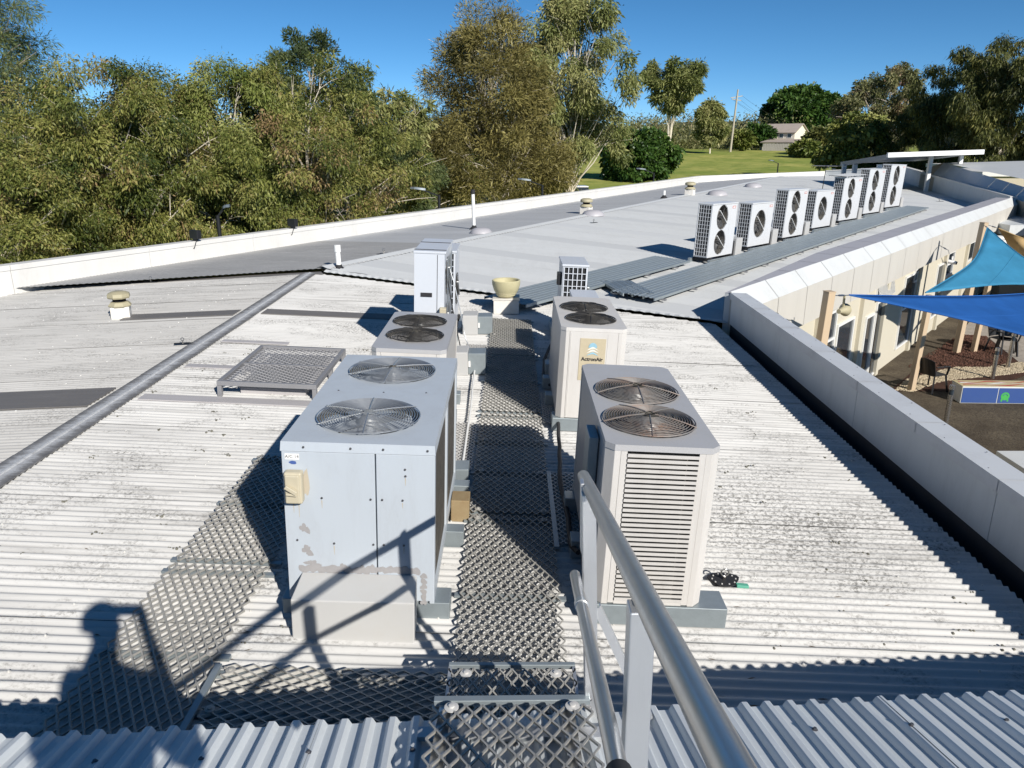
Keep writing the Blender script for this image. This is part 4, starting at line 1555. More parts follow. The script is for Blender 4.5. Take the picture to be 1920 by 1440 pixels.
ROW = [(1325.5, 484, 1372, 390, 2), (1401, 463, 1441.7, 387, 1), (1467, 446, 1504, 363, 2), (1522, 428, 1555.5, 363, 1), (1572, 414, 1606, 339.5, 2), (1618, 401, 1648, 324, 2), (1658.5, 389, 1686, 315.5, 2)]
ROWL = ['twin-fan outdoor unit at the near end of the roof row, at the walkway bend', 'single-fan outdoor unit second in the roof row, beside the nearest twin-fan one', 'twin-fan outdoor unit standing between the two single-fan ones',
        'single-fan outdoor unit fourth in the roof row, behind a twin-fan one', 'twin-fan outdoor unit with a ribbed sheet laid over its lid', 'tall twin-fan outdoor unit second from the far end of the row', 'tall twin-fan outdoor unit at the far end of the row by the end parapet']
AZR = math.radians(40)
for i, (px, py, px2, pyt, nf) in enumerate(ROW):
    p = at_z(px, py, 0)
    for _ in range(6):
        p = at_z(px, py, zf(p.x, p.y) + .17)
    D = p.y * CP + (CZ - p.z) * SP
    H = (py - pyt) * D / (FPX * .945)
    e = Vector((math.sin(AZR), math.cos(AZR)))
    lo, hi = .3, 3.0
    for _ in range(40):
        mid = (lo + hi) / 2
        q = Vector((p.x, p.y)) + e * mid
        x = 960 + FPX * q.x / (q.y * CP + (CZ - p.z) * SP)
        lo, hi = (mid, hi) if x < px2 else (lo, mid)
    W = lo
    R = .225 * H if nf == 2 else .31 * H
    R = min(R, W * .30)
    fans = [(W * .42, H * .27, R), (W * .42, H * .74, R)] if nf == 2 else [(W * .42, H * .51, R)]
    side_unit(ROWL[i], (p.x, p.y, p.z), math.pi / 2 - AZR, W, .36, H, fans, M['rowunit'], 'outdoor units in a row on the long roof', seam=.74, cover=True, feet=.10)
    if i == 4:
        b = MB()
        n = 24
        vs, fs = [], []
        for k in range(n + 1):
            x = -.12 + (W + .24) * k / n
            z = H + .03 + .018 * math.cos(k * math.pi / 1.5)
            vs += [(x, -.12, z), (x, .50, z + .03)]
            if k:
                fs.append((2 * k - 2, 2 * k, 2 * k + 1, 2 * k - 1))
        b.add(vs, fs)
        sh = b.build('roof_offcut', M['roof_far'])
        sh.location = Vector((p.x, p.y, p.z)) + Matrix.Rotation(math.pi / 2 - AZR, 4, 'Z') @ Vector((W / 2, .19, H + .012))
        sh.rotation_euler = (0, 0, math.pi / 2 - AZR)
        tag(sh, 'ribbed sheet offcut lying on the lid of the fifth outdoor unit', 'roof sheet')

# tall white unit, side towards the camera: its fan side faces +X
uF = side_unit('tall white outdoor unit with side grille standing left of the mesh walkway', (-.865, 9.36, .17), math.pi / 2, 1.22, .37, 1.30, [(.42, .36, .24), (.42, .94, .24)], M['whiteunit'], coil_right=True, seam=.70, badge=False, guardbars=False, coilm='coil')
MB().box(-.004, -.001, .0, .37, .0, 1.27).build('end_panel', M['whiteunit'], uF)
MB().box(-.0055, -.0042, .085, .092, .02, 1.26).build('panel_seam', M['ink'], uF)
MB().box(-.012, -.0045, .15, .29, .74, .79).build('hand_grip', M['rubber'], uF)
MB().box(-.10, -.0, -.03, .05, .35, .62).build('isolator_box', M['beige'], uF, bevel=.01)
g = MB()
for k in range(9):
    g.tube([(.05 + k * .09, -.03, .05), (.05 + k * .09, -.03, 1.22)], .003, 4)
for k in range(7):
    g.tube([(.02, -.033, .1 + k * .18), (.84, -.033, .1 + k * .18)], .003, 4)
g.build('fan_guard', M['wire'], uF)
for y in (.10, .80):
    MB().box(y, y + .02, -.012, .38, 1.301, 1.306).build('tie_strap', M['ink'], uF)
# unit behind it
side_unit('slim outdoor unit half hidden behind the tall white one', (-.86, 11.2, .13), math.pi / 2, .85, .30, 1.10, [(.30, .5, .23)], M['whiteunit'], badge=False)
# unit G: grille end towards the camera
uG = side_unit('small white outdoor unit with square grille facing the camera, right of the vent bowl', (1.045, 10.9, .10), math.pi / 2, .80, .36, .97, [(.28, .5, .23)], M['whiteunit'], badge=False)
MB().box(.05, .16, .365, .43, .66, .84).build('isolator_box', M['blackmetal'], uG, bevel=.008)
side_unit('low white outdoor unit tucked behind the badged air conditioner', (1.06, 9.3, .10), math.pi / 2, .80, .32, .76, [(.28, .38, .22)], M['whiteunit'], badge=False)

# ------------------------------------------------------------------ expanded mesh walkways
def exmesh(mb, x0, x1, y0, y1, zfun, sw=.030, lw=.098, t=.0085, h=.015, lean=.010, swap=False, M_=None):
    """expanded metal: zigzag strands touching their neighbours; sw = strand spacing across, lw = diamond length"""
    if swap:
        tr = lambda x, y, z: (y, x, z)
        x0, x1, y0, y1 = y0, y1, x0, x1
    else:
        tr = lambda x, y, z: (x, y, z)
    ns = int((x1 - x0) / sw)
    np_ = int(round((y1 - y0) / lw * 4))
    for i in range(ns + 1):
        xc = x0 + sw * i
        vs, fs = [], []
        for k in range(np_ + 1):
            q = k % 4
            y = y0 + (k - (0.0)) * lw / 4
            a = (sw / 2 - t * .35) * (1 if q in (0, 1) else -1) * (1 if i % 2 == 0 else -1)
            # flats are short, slants long
            yo = (.30 if q in (0, 2) else -.30) * lw / 4
            x = xc + a
            yy_ = y + yo
            for dx, dz, dl in ((-t / 2, h, 0), (t / 2, h, 0), (t / 2, 0, lean), (-t / 2, 0, lean)):
                X, Y = (x + dx, yy_ + dl)
                px_, py_, _ = tr(X, Y, 0)
                vs.append((px_, py_, zfun(px_, py_) + dz))
            if k:
                o = (k - 1) * 4
                fs += [(o + j, o + (j + 1) % 4, o + 4 + (j + 1) % 4, o + 4 + j) for j in range(4)]
        mb.add(vs, fs)
    return mb


def washer(mb, x, y, z, r=.026):
    mb.lathe((x, y, z), [(r, 0), (r, .004), (r * .45, .006), (r * .42, .012), (r * .25, .013)], 14)


def walkway(label, panels, zfun, mat, group='expanded mesh walkways on the roof', loc=None, swap=False, brackets=True, sw=.030, trims=(), bolts=True, lw=.098):
    xs = [p[0] for p in panels] + [p[1] for p in panels]
    ys = [p[2] for p in panels] + [p[3] for p in panels]
    c = ((min(xs) + max(xs)) / 2, min(ys))
    w = thing('mesh_walkway', label, 'walkway', (c[0], c[1], zfun(*c) - .02), (0, 0, 0), group)
    bb = MB()
    for (x0, x1, y0, y1) in panels:
        m = MB()
        exmesh(m, x0, x1, y0, y1, zfun, swap=swap, sw=sw, lw=lw)
        m.build('mesh_panel', mat, w, world=True)
        if brackets:
            ny = max(2, int((y1 - y0) / .75) + 1)
            for k in range(ny):
                y = y0 + .06 + (y1 - y0 - .12) * k / (ny - 1)
                br = MB()
                br.box(x0 - .05, x1 + .05, y - .02, y + .02, 0, .018)
                br.v = [(p[0], p[1], p[2] + zfun(p[0], p[1]) - .022) for p in br.v]
                br.build('support_strap', M['galv'], w, world=True)
                for x in (x0 + .05, x1 - .05):
                    washer(bb, x, y, zfun(x, y) + .016)
    if bolts and bb.v:
        tag(bb.build('bolt_washer', M['mesh'], w, world=True), kind='stuff')
    for (a, b_) in trims:
        MB().beam((a[0], a[1], zfun(a[0], a[1]) + .012), (b_[0], b_[1], zfun(b_[0], b_[1]) + .012), .035, .016).build('edge_trim', M['galv'], w, world=True)
    return w


zw = lambda x, y: zr(x) + .034
walkway('long grey mesh walkway running between the air conditioners', [(-.31, .29, 3.14, 5.25), (-.31, .29, 5.27, 7.55), (-.31, .29, 7.57, 9.8), (-.31, .29, 9.82, 12.0)], zw, M['mesh'])
walkway('grey mesh walkway at left with the photographer’s shadow across its near end'.replace('’', ''), [(-2.19, -1.57, 2.62, 4.4), (-2.19, -1.57, 4.42, 6.2)], zw, M['mesh'], trims=(((-1.545, 2.6), (-1.545, 3.42)),))
walkway('short grey mesh walkway crossing below the hooded duct', [(-1.52, -.33, 2.55, 3.02), (-1.52, -.33, 3.03, 3.44)], lambda x, y: zr(x) + .03, M['mesh'], swap=True, brackets=True)
walkway('pale mesh pad left of the walkway beside the blue-grey unit', [(-.62, -.335, 6.05, 7.2)], lambda x, y: zr(x) + .03, M['meshpale'], swap=False, brackets=False, sw=.024, lw=.07)
walkway('pale mesh pad left of the walkway near the vent bowl', [(-.62, -.335, 9.35, 10.3)], lambda x, y: zr(x) + .03, M['meshpale'], brackets=False, sw=.024, lw=.07)
walkway('mesh pad right of the walkway with its edge trim beside the louvred unit', [(.33, .60, 4.85, 6.1)], lambda x, y: zr(x) + .03, M['meshpale'], brackets=False, sw=.024, lw=.07, trims=(((.315, 4.8), (.315, 6.1)),))
walkway('shaded mesh pad right of the walkway in front of the badged unit', [(.33, .60, 7.3, 8.3)], lambda x, y: zr(x) + .03, M['meshpale'], brackets=False, sw=.024, lw=.07)

# stair: one tread below, one platform on the upper roof
st = thing('mesh_step', 'lower mesh step between the upper roof and the walkway', 'step', (0, 2.75, .0))
m = MB(); exmesh(m, -.285, .285, 2.60, 3.07, lambda x, y: .36, sw=.030)
m.build('mesh_panel', M['mesh'], st, world=True)
b = MB().box(-.30, .30, 3.075, 3.10, .355, .38); b.build('nosing', M['galv'], st, world=True, bevel=.003)
for x in (-.30, .285):
    MB().box(x, x + .015, 2.58, 3.072, .32, .375).build('side_bar', M['alu'], st, world=True)
for x in (-.215, .205):
    b = MB(); washer(b, x, 3.02, .374, .028)
    b.build('bolt_washer', M['meshpale'], st, world=True)
for x in (-.26, .24):
    MB().box(x, x + .04, 2.80, 2.84, zr(x) + .01, .345).build('leg', M['galv'], st, world=True)
pf = thing('mesh_platform', 'upper mesh platform with big bolt washers at the head of the steps', 'platform', (0, 1.7, .9))
zp = lambda x, y: zu(x, y) + .085
m = MB(); exmesh(m, -.27, .27, .95, 2.30, zp, sw=.030, lw=.105)
m.build('mesh_panel', M['mesh'], pf, world=True)
b = MB()
b.beam((-.285, 2.335, zp(0, 2.335) - .005), (.285, 2.335, zp(0, 2.335) + .002), .03, .024)
b.build('nosing', M['galv'], pf, world=True, bevel=.003)
for x in (-.215, .215):
    for y in (2.26, 1.74, 1.2):
        b = MB()
        washer(b, x, y, zp(x, y) + .015, .026)
        b.build('bolt_washer', M['meshpale'], pf, world=True, smooth=30)
for x in (-.24, .20):
    b = MB().beam((x, .95, zp(x, .95) - .03), (x, 2.32, zp(x, 2.32) - .03), .045, .045)
    b.build('support_bar', M['alu'], pf, world=True)
for y in (1.15, 1.75, 2.2):
    b = MB().beam((-.33, y, zp(0, y) - .062), (.36, y, zp(0, y) - .062), .05, .02)
    b.build('cross_bar', M['alu'], pf, world=True)

# ------------------------------------------------------------------ handrail
hr = thing('handrail', 'aluminium handrail with tube top rail running down to the walkway', 'handrail', (.27, 1.6, .8))
P_end = at_d(1094, 893, 2.95)
P_mid = at_d(1372, 1440, .80)
d_ = (P_mid - P_end).normalized()
MB().tube([P_end, P_end.lerp(P_mid, .5), P_mid, P_mid + d_ * .9], .0235, 28).build('top_rail', M['tube'], hr, world=True, smooth=50)
q0 = at_d(1078, 1078, 2.72)
q1 = Vector((.185, 1.10, 1.70))
dq = (q1 - q0).normalized()
MB().tube([q0, q1, q1 + dq * .5], .0185, 20).build('mid_rail', M['tube'], hr, world=True, smooth=50)
MB().tube([q0.lerp(q1, .26), q0.lerp(q1, .29)], .0215, 18).build('rail_clip', M['wire'], hr, world=True, smooth=50)
MB().tube([q0.lerp(q1, 1.03), q0.lerp(q1, 1.12)], .024, 18).build('rail_coupling', M['rubber'], hr, world=True, smooth=50)


def railpost(px_top, py_top, px_bot, py_bot, Y, wd):
    def pt(px, py):
        # point at plan distance Y
        k = (py - HORIZON) / KH
        h = k * Y * CP / (1 - k * SP)
        D = Y * CP + h * SP
        return Vector(((px - 960) / FPX * D, Y, CZ - h))
    return pt(px_top, py_top), pt(px_bot, py_bot)


a, b_ = railpost(1107, 950, 1119, 1350, 2.36, .05)
a = Vector((.262, 2.40, 1.60)); b_ = Vector((.295, 2.36, .70))
MB().beam(a, b_, .048, .048, up=(1, 0, 0)).build('post', M['alu'], hr, world=True, bevel=.003)
MB().beam(a + Vector((-.02, .03, .03)), a + Vector((-.012, .03, -.24)), .045, .012, up=(1, 0, 0)).build('post_bracket', M['alu'], hr, world=True, bevel=.002)
MB().box(.23, .36, 2.28, 2.44, .690, .705).build('post_foot', M['alu'], hr, world=True)
a2 = Vector((.252, 1.30, 1.885)); b2 = Vector((.262, 1.30, .93))
MB().beam(a2, b2, .050, .050, up=(1, 0, 0)).build('post', M['alu'], hr, world=True, bevel=.003)
MB().beam(a2 + Vector((0, 0, .002)), a2 + Vector((0, 0, .012)), .03, .012, up=(1, 0, 0)).build('saddle', M['alu'], hr, world=True)
br0, br1 = Vector((.305, 2.39, 1.15)), Vector((.50, 2.30, .74))
b = MB()
b.beam(br0, br1, .030, .004, up=(0, 1, 0))
b.beam(br0 + Vector((.012, .014, .006)), br1 + Vector((.012, .014, .006)), .004, .030, up=(0, 1, 0))
b.build('brace', M['alu'], hr, world=True)
b = MB()
for z in (.76, .80):
    b.ring((.285, 2.334, z), .004, .004, 8, 4, axis='y')
b.build('bolt', M['screw'], hr, world=True)

# ------------------------------------------------------------------ skylight cage
sk = thing('skylight_cage', 'grey steel cage with mesh top over a flat skylight', 'skylight', (-2.62, 7.8, zr(-2.62)), (0, math.radians(2.58), 0))
W2, L_, H_ = .53, 1.52, .175
fr = .045
for (xa, xb, ya, yb) in ((-W2, W2, 0, fr), (-W2, W2, L_ - fr, L_), (-W2, -W2 + fr, fr, L_ - fr), (W2 - fr, W2, fr, L_ - fr)):
    MB().box(xa, xb, ya, yb, H_ - .05, H_).build('frame_bar', M['frame'], sk, bevel=.003)
MB().box(-W2 + fr, W2 - fr, L_ * .5 - .02, L_ * .5 + .02, H_ - .04, H_ - .012).build('frame_bar', M['frame'], sk)
for x in (-W2 + .002, W2 - .047):
    for y in (.002, L_ * .5, L_ - .047):
        MB().box(x, x + .045, y, y + .045, 0, H_ - .051).build('leg', M['frame'], sk)
m = MB(); exmesh(m, -W2 + fr, W2 - fr, .04, L_ - .04, lambda x, y: H_ - .025, sw=.036, lw=.085, t=.005, h=.008, lean=.006, swap=True)
m.build('mesh_panel', M['frame'], sk)
MB().box(-.34, .40, .10, L_ - .2, .075, .115).build('skylight_frame', M['frame'], sk, bevel=.006)
MB().box(-.31, .37, .13, L_ - .23, .116, .122).build('skylight_pane', M['glass'], sk)
MB().box(-.32, .38, .12, L_ - .22, .0, .074).build('curb', M['flash_pale'], sk)

# ------------------------------------------------------------------ vents, pipes, anchors
def bowl_vent(p):
    v = thing('roof_fan', 'beige bowl-shaped roof exhaust on a white box at the walkway end', 'vent', p)
    MB().box(-.21, .21, -.21, .21, 0, .23).build('base_box', M['ventbase'], v, bevel=.012)
    MB().box(-.225, .225, -.225, .225, .231, .25).build('flange', M['ventbase'], v, bevel=.006)
    MB().lathe((0, 0, .26), [(.13, 0), (.165, .03), (.165, .05), (.20, .10), (.232, .20), (.236, .27), (.225, .28), (.205, .27), (.185, .12), (.12, .10), (.001, .15)], 40).build('bowl', M['bowl'], v, smooth=35)
    MB().ring((0, 0, .32), .172, .006, 40, 5).build('band', M['vent'], v)


bp = on_roof(949, 588)
bowl_vent((bp.x, bp.y + .2, zr(bp.x) + .01))


def mushroom(label, p, s=1.0, rz=0.0, octo=False):
    v = thing('roof_vent', label, 'vent', p, (0, 0, rz), 'capped roof vents')
    MB().box(-.17 * s, .17 * s, -.17 * s, .17 * s, 0, .24 * s).build('base_box', M['ventbase'], v, bevel=.01)
    MB().lathe((0, 0, .242 * s), [(.21 * s, 0), (.22 * s, .02 * s), (.17 * s, .08 * s), (.14 * s, .09 * s)], 8 if octo else 28).build('collar', M['vent'], v, smooth=30)
    MB().lathe((0, 0, .30 * s), [(.12 * s, 0), (.12 * s, .13 * s)], 16).build('throat', M['dark'], v)
    MB().lathe((0, 0, .40 * s), [(.20 * s, 0), (.215 * s, .03 * s), (.205 * s, .09 * s), (.13 * s, .125 * s), (.001, .13 * s)], 8 if octo else 28).build('cap', M['vent'], v, smooth=30)
    return v


p = on_roof(219, 598)
mushroom('octagonal olive roof vent on a white box on the left slope', (p.x, p.y + .16, zr(p.x)), .80, .35, True)
for px, py, lab in ((1100, 401, 'mushroom vent on the back roof nearer the camera, by a low dome'), (1295, 366, 'mushroom vent farther along the back roof towards the bend in the parapet')):
    p = on_far(px, py)
    mushroom(lab, (p.x, p.y + .2, zf(p.x, p.y)), 1.05 if px < 1200 else 1.2, math.radians(-29))


def pipe_vent(label, px, py, hgt, r, cap=False, far_=False):
    p = on_far(px, py) if far_ else on_roof(px, py)
    z = (zf(p.x, p.y) if far_ else zr(p.x)) + .01
    v = thing('vent_pipe', label, 'pipe', (p.x, p.y, z), (0, 0, 0), 'white vent pipes')
    MB().lathe((0, 0, 0), [(r * 3.0, 0), (r * 2.6, r * .8), (r * 1.25, r * 2.0), (r * 1.2, r * 2.6)], 16).build('boot', M['rubber'], v, smooth=40)
    MB().tube([(0, 0, r * .5), (-.02 * hgt, 0, hgt)], r, 16).build('pipe', M['pvc'], v, smooth=40)
    if cap:
        MB().tube([(-.02 * hgt, 0, hgt + .002), (-.02 * hgt, 0, hgt + r * 2.6)], r * 1.25, 16).build('cap', M['rubber'] if far_ else M['pvc'], v, smooth=40)


pipe_vent('short white vent pipe where the ridges meet', 636, 508, .40, .055, True)
pipe_vent('tall white vent pipe with black cap on the back roof', 889, 430, 1.05, .05, True, True)
pipe_vent('stubby white vent pipe near the far mushroom vent', 1245, 372, .36, .06, False, True)


def dome(label, px, py, r):
    p = on_far(px, py)
    v = MB()
    v.lathe((p.x, p.y, zf(p.x, p.y) + .02), [(r, 0), (r * .97, r * .12), (r * .8, r * .34), (r * .45, r * .47), (.001, r * .5)], 28)
    tag(v.build('roof_dome', M['lilac'], smooth=35), label, 'skylight', 'low domes on the back roof')


dome('low grey dome beside the tall white vent pipe', 902, 437, .32)
dome('low grey dome in front of the nearer mushroom vent', 1112, 404, .40)
dome('low grey dome beside the farther mushroom vent', 1345, 366, .5)
dome('low grey dome farthest along the back roof', 1412, 351, .5)


def anchor(label, px, py, far_=False, s=1.0):
    p = on_far(px, py) if far_ else on_roof(px, py)
    z = (zf(p.x, p.y) if far_ else zr(p.x)) + .025
    a = thing('roof_anchor', label, 'anchor', (p.x, p.y, z), (0, 0, RNG.uniform(0, 1)), 'roof safety anchors')
    MB().prism([(-.17 * s, -.05 * s), (.17 * s, -.05 * s), (.20 * s, .03 * s), (.10 * s, .06 * s), (-.2 * s, .04 * s)], 0, .008).build('plate', M['blackmetal'], a)
    MB().tube([(0, 0, .005), (0, 0, .07 * s)], .014 * s, 10).build('stud', M['steel'], a)
    MB().ring((0, 0, .10 * s), .032 * s, .008 * s, 16, 6, axis='y').build('eye', M['steel'], a)


anchor('safety anchor on the left slope beside the stained ridge', 343, 645, s=.6)
anchor('safety anchor by the dark valley on the left slope', 283, 529, s=.8)
anchor('safety anchor below the pale ridge, level with the nearer mushroom vent', 1113, 418, True, .9)
anchor('safety anchor near the end parapet of the long wing', 1761, 378, True, 1.2)
anchor('safety anchor left of the tall white unit on the back roof', 720, 476, True, .9)
# black pad with ring beside unit B
p = on_roof(1357, 1088)
pad = thing('anchor_pad', 'black bitumen pad with steel ring beside the louvred air conditioner', 'anchor', (p.x, p.y, zr(p.x) + .022))
rng = random.Random(2)
MB().prism([(.10 * math.cos(t) * (1 + .16 * math.sin(3 * t)), .085 * math.sin(t)) for t in [k * math.pi / 11 for k in range(22)]], 0, .008).build('pad', M['rubber'], pad)
MB().tube([(0, 0, .005), (0, -.01, .035)], .010, 8).build('stud', M['steel'], pad)
MB().ring((0, -.01, .062), .026, .0055, 20, 6, axis='y').build('ring', M['steel'], pad, smooth=180)
b = MB()
for k in range(10):
    t = k * .62
    b.lathe((.078 * math.cos(t), .066 * math.sin(t), .008), [(.006, 0), (.005, .005)], 6)
b.build('rivet', M['screwpale'], pad)
p = on_roof(1392, 1099)
b = MB().box(-.04, .04, -.015, .02, 0, .02)
b.v = [(q[0] + p.x, q[1] + p.y, q[2] + zr(p.x) + .012 + q[0] * -.1) for q in b.v]
tag(b.build('paper_tag', M['green_tag'], bevel=.003), 'crumpled green and white tag beside the black anchor pad', 'tag')

# white pipe cover boxes and brackets left of the walkway
def cover(label, px, py):
    p = on_roof(px, py)
    v = thing('pipe_cover', label, 'pipe cover', (p.x, p.y, zr(p.x) + .01), (0, 0, 0), 'white pipe covers left of the walkway')
    MB().box(-.12, .10, 0, .34, 0, .29).build('cover_box', M['boxwhite'], v, bevel=.008)
    MB().box(.101, .31, .06, .34, .0, .26).build('galvanised_box', M['galv'], v, bevel=.004)
    MB().box(.105, .13, .03, .058, .10, .17).build('clip', M['pvc'], v)


cover('white pipe cover box nearest the blue-grey unit, left of the walkway', 862, 703)
cover('white pipe cover box farther up, beside the tall white unit', 883, 627)
b = MB().box(-.67, -.36, 5.82, 6.02, zr(-.5) + .01, .17)
tag(b.build('galvanised_rail', M['galv'], bevel=.004), 'short galvanised rail left of the walkway behind the blue-grey unit', 'rail')
b = MB().box(.40, .66, 8.85, 9.05, zr(.5) + .01, .2)
tag(b.build('galvanised_rail', M['galv'], bevel=.004), 'short galvanised rail in shade right of the walkway', 'rail')

# ------------------------------------------------------------------ galvanised plank walkways on the long roof
def plank_walk(label, a, b_, wd, side):
    """a,b plan points on one edge; extends wd to the side; slotted planks on brackets"""
    a, b_ = Vector(a), Vector(b_)
    e = (b_ - a).normalized()
    n = Vector((-e.y, e.x)) * side
    L = (b_ - a).length
    c = a.lerp(b_, .5)
    w = thing('plank_walkway', label, 'walkway', (c.x, c.y, zf(c.x, c.y)), (0, 0, 0), 'galvanised plank walkways on the long roof')
    nb = 4
    for k in range(nb):
        o0, o1 = wd * k / nb + .006, wd * (k + 1) / nb - .006
        m = MB()
        def P(s, o, z):
            q = a + e * s + n * o
            return (q.x, q.y, zf(q.x, q.y) + z)
        # folded channel: top with two raised ribs
        prof = [(o0, .10), (o0, .145), (o0 + .03, .150), (o0 + .04, .138), ((o0 + o1) / 2 - .03, .138), ((o0 + o1) / 2 - .02, .150), ((o0 + o1) / 2 + .02, .150), ((o0 + o1) / 2 + .03, .138), (o1 - .04, .138), (o1 - .03, .150), (o1, .145), (o1, .10)]
        vs = [P(s, o, z) for s in (0, L) for o, z in prof]
        q = len(prof)
        m.add(vs, [(i, i + 1, q + i + 1, q + i) for i in range(q - 1)])
        m.build('plank', M['galv'], w, world=True)
    s = .3
    while s < L:
        m = MB()
        p0, p1 = a + e * s + n * -.10, a + e * s + n * (wd + .06)
        m.beam((p0.x, p0.y, zf(p0.x, p0.y) + .085), (p1.x, p1.y, zf(p1.x, p1.y) + .085), .06, .028)
        m.build('bearer', M['frame'], w, world=True)
        s += 1.35
    m = MB()
    t = 0
    vs = []
    p0, p1 = a + n * -.012, b_ + n * -.012
    m.beam((p0.x, p0.y, zf(p0.x, p0.y) + .125), (p1.x, p1.y, zf(p1.x, p1.y) + .125), .02, .05)
    m.build('edge_angle', M['galv'], w, world=True)


def on_far_h(px, py, dz):
    p = at_z(px, py, 0.0)
    for _ in range(8):
        p = at_z(px, py, zf(p.x, p.y) + dz)
    return Vector((p.x, p.y))


plank_walk('long galvanised plank walkway in front of the row of outdoor units', on_far_h(1226, 560, .14), on_far_h(1741, 389, .14), .88, 1)
plank_walk('galvanised plank walkway leading left behind the small grille-fronted unit', on_far_h(985, 572, .14), on_far_h(1292, 489, .14), .88, 1)
plank_walk('short galvanised plank walkway linking the two long ones', on_far_h(1170, 551, .14), on_far_h(1128, 527, .14), .62, -1)

# loose wiring and conduit by the units
for lab, pts, r, m_ in (('grey conduit running along the left edge of the walkway', [(-.43, 5.95, .07), (-.43, 7.4, .07), (-.45, 8.6, .075), (-.46, 9.2, .08), (-.55, 9.7, .09), (-.78, 9.9, .14)], .011, 'pvc'),
                        ('thin black cable drooping from the tall white unit to the roof', [(-.86, 9.5, 1.44), (-.78, 9.45, 1.0), (-.70, 9.4, .5), (-.62, 9.35, .12), (-.55, 9.25, .06)], .007, 'rubber'),
                        ('second thin cable drooping farther along the tall white unit', [(-.86, 9.9, 1.40), (-.72, 9.8, .9), (-.60, 9.7, .3), (-.50, 9.55, .07)], .006, 'wire'),
                        ('black lagged pipe curling under the louvred unit beside the handrail', [(.45, 4.6, .10), (.41, 4.75, .07), (.42, 5.2, .05), (.40, 5.9, .05), (.44, 6.6, .05), (.46, 7.2, .08)], .018, 'rubber'),
                        ('black lagged pipe on the roof left of the badged unit', [(.44, 8.5, .05), (.38, 8.9, .045), (.42, 9.6, .045), (.55, 10.4, .05), (.70, 10.9, .10)], .02, 'rubber')):
    P_ = [Vector(p) for p in pts]
    fine = []
    for i in range(len(P_) - 1):
        for k in range(4):
            fine.append(P_[i].lerp(P_[i + 1], k / 4) + Vector((RNG.uniform(-.004, .004), 0, RNG.uniform(0, .004))))
    fine.append(P_[-1])
    b = MB().tube(fine, r, 8)
    tag(b.build('conduit' if 'conduit' in lab else 'cable' if 'cable' in lab else 'lagged_pipe', M[m_], smooth=60), lab, 'cable' if 'cable' in lab else 'pipe')

# ------------------------------------------------------------------ courtyard
def poly_flat(name, pts, z, mat, label, cat, kind='structure'):
    b = MB()
    b.add([(p[0], p[1], z) for p in pts], [tuple(range(len(pts)))])
    return tag(b.build(name, mat), label, cat, kind=kind)


poly_flat('courtyard_ground', [(3.8, 0), (40, 0), (40, 40), (26, 38), (rp(LR, 0, 0)[0], rp(LR, 0, 0)[1]), (rp(-1, 0, 0)[0], rp(-1, 0, 0)[1])], GZ + .01, M['bark'], 'brown bark-covered courtyard ground', 'ground')
cp = lambda px, py: at_z(px, py, GZ)
mp = [cp(1668, 735), cp(1720, 690), cp(1800, 628), cp(1850, 632), cp(1935, 700), cp(1905, 712), cp(1780, 735)]
poly_flat('mulch_bed', [(p.x, p.y) for p in mp], GZ + .02, M['mulch'], 'dark red mulch bed along the window wall', 'mulch')
pv = [cp(1800, 628), cp(1850, 560), cp(1990, 560), cp(1990, 700), cp(1935, 700), cp(1850, 632)]
poly_flat('courtyard_path', [(p.x, p.y) for p in pv], GZ + .024, M['pave'], 'pale paved path at the far side of the courtyard', 'path')
# pebbles and chips (uncountable)
rng = np.random.default_rng(5)


def scatter(name, pxpoly, n, size, mat, label, z):
    pts = [cp(*q) for q in pxpoly]
    xs = [p.x for p in pts]; ys = [p.y for p in pts]
    b = MB()
    c = 0
    def inside(x, y):
        r = False
        j = len(pts) - 1
        for i in range(len(pts)):
            if (pts[i].y > y) != (pts[j].y > y) and x < (pts[j].x - pts[i].x) * (y - pts[i].y) / (pts[j].y - pts[i].y) + pts[i].x:
                r = not r
            j = i
        return r
    while c < n:
        x, y = rng.uniform(min(xs), max(xs)), rng.uniform(min(ys), max(ys))
        if not inside(x, y):
            continue
        c += 1
        s = size * rng.uniform(.5, 1.4)
        t = rng.uniform(0, 3.1)
        a, bb = s, s * rng.uniform(.5, .9)
        ca, sa = math.cos(t), math.sin(t)
        h = s * rng.uniform(.4, .8)
        q = [(a, 0), (0, bb), (-a, 0), (0, -bb)]
        vs = [(x + u * ca - v * sa, y + u * sa + v * ca, z) for u, v in q] + [(x + .3 * (u * ca - v * sa), y + .3 * (u * sa + v * ca), z + h) for u, v in q]
        b.add(vs, [(4, 5, 6, 7), (0, 1, 5, 4), (1, 2, 6, 5), (2, 3, 7, 6), (3, 0, 4, 7)])
    tag(b.build(name, mat), label, name.replace('_', ' '), kind='stuff')


scatter('pebbles', [(1678, 733), (1700, 712), (1790, 690), (1850, 690), (1915, 680), (1945, 695), (1880, 705), (1800, 712), (1760, 718), (1712, 736)], 5200, .028, M['gravel'], 'tan pebbles spread beside the mulch bed', GZ + .022)
scatter('bark_chips', [(1700, 690), (1800, 628), (1850, 632), (1900, 690), (1800, 690)], 2500, .03, M['mulchchip'], 'red bark chips over the mulch bed', GZ + .022)


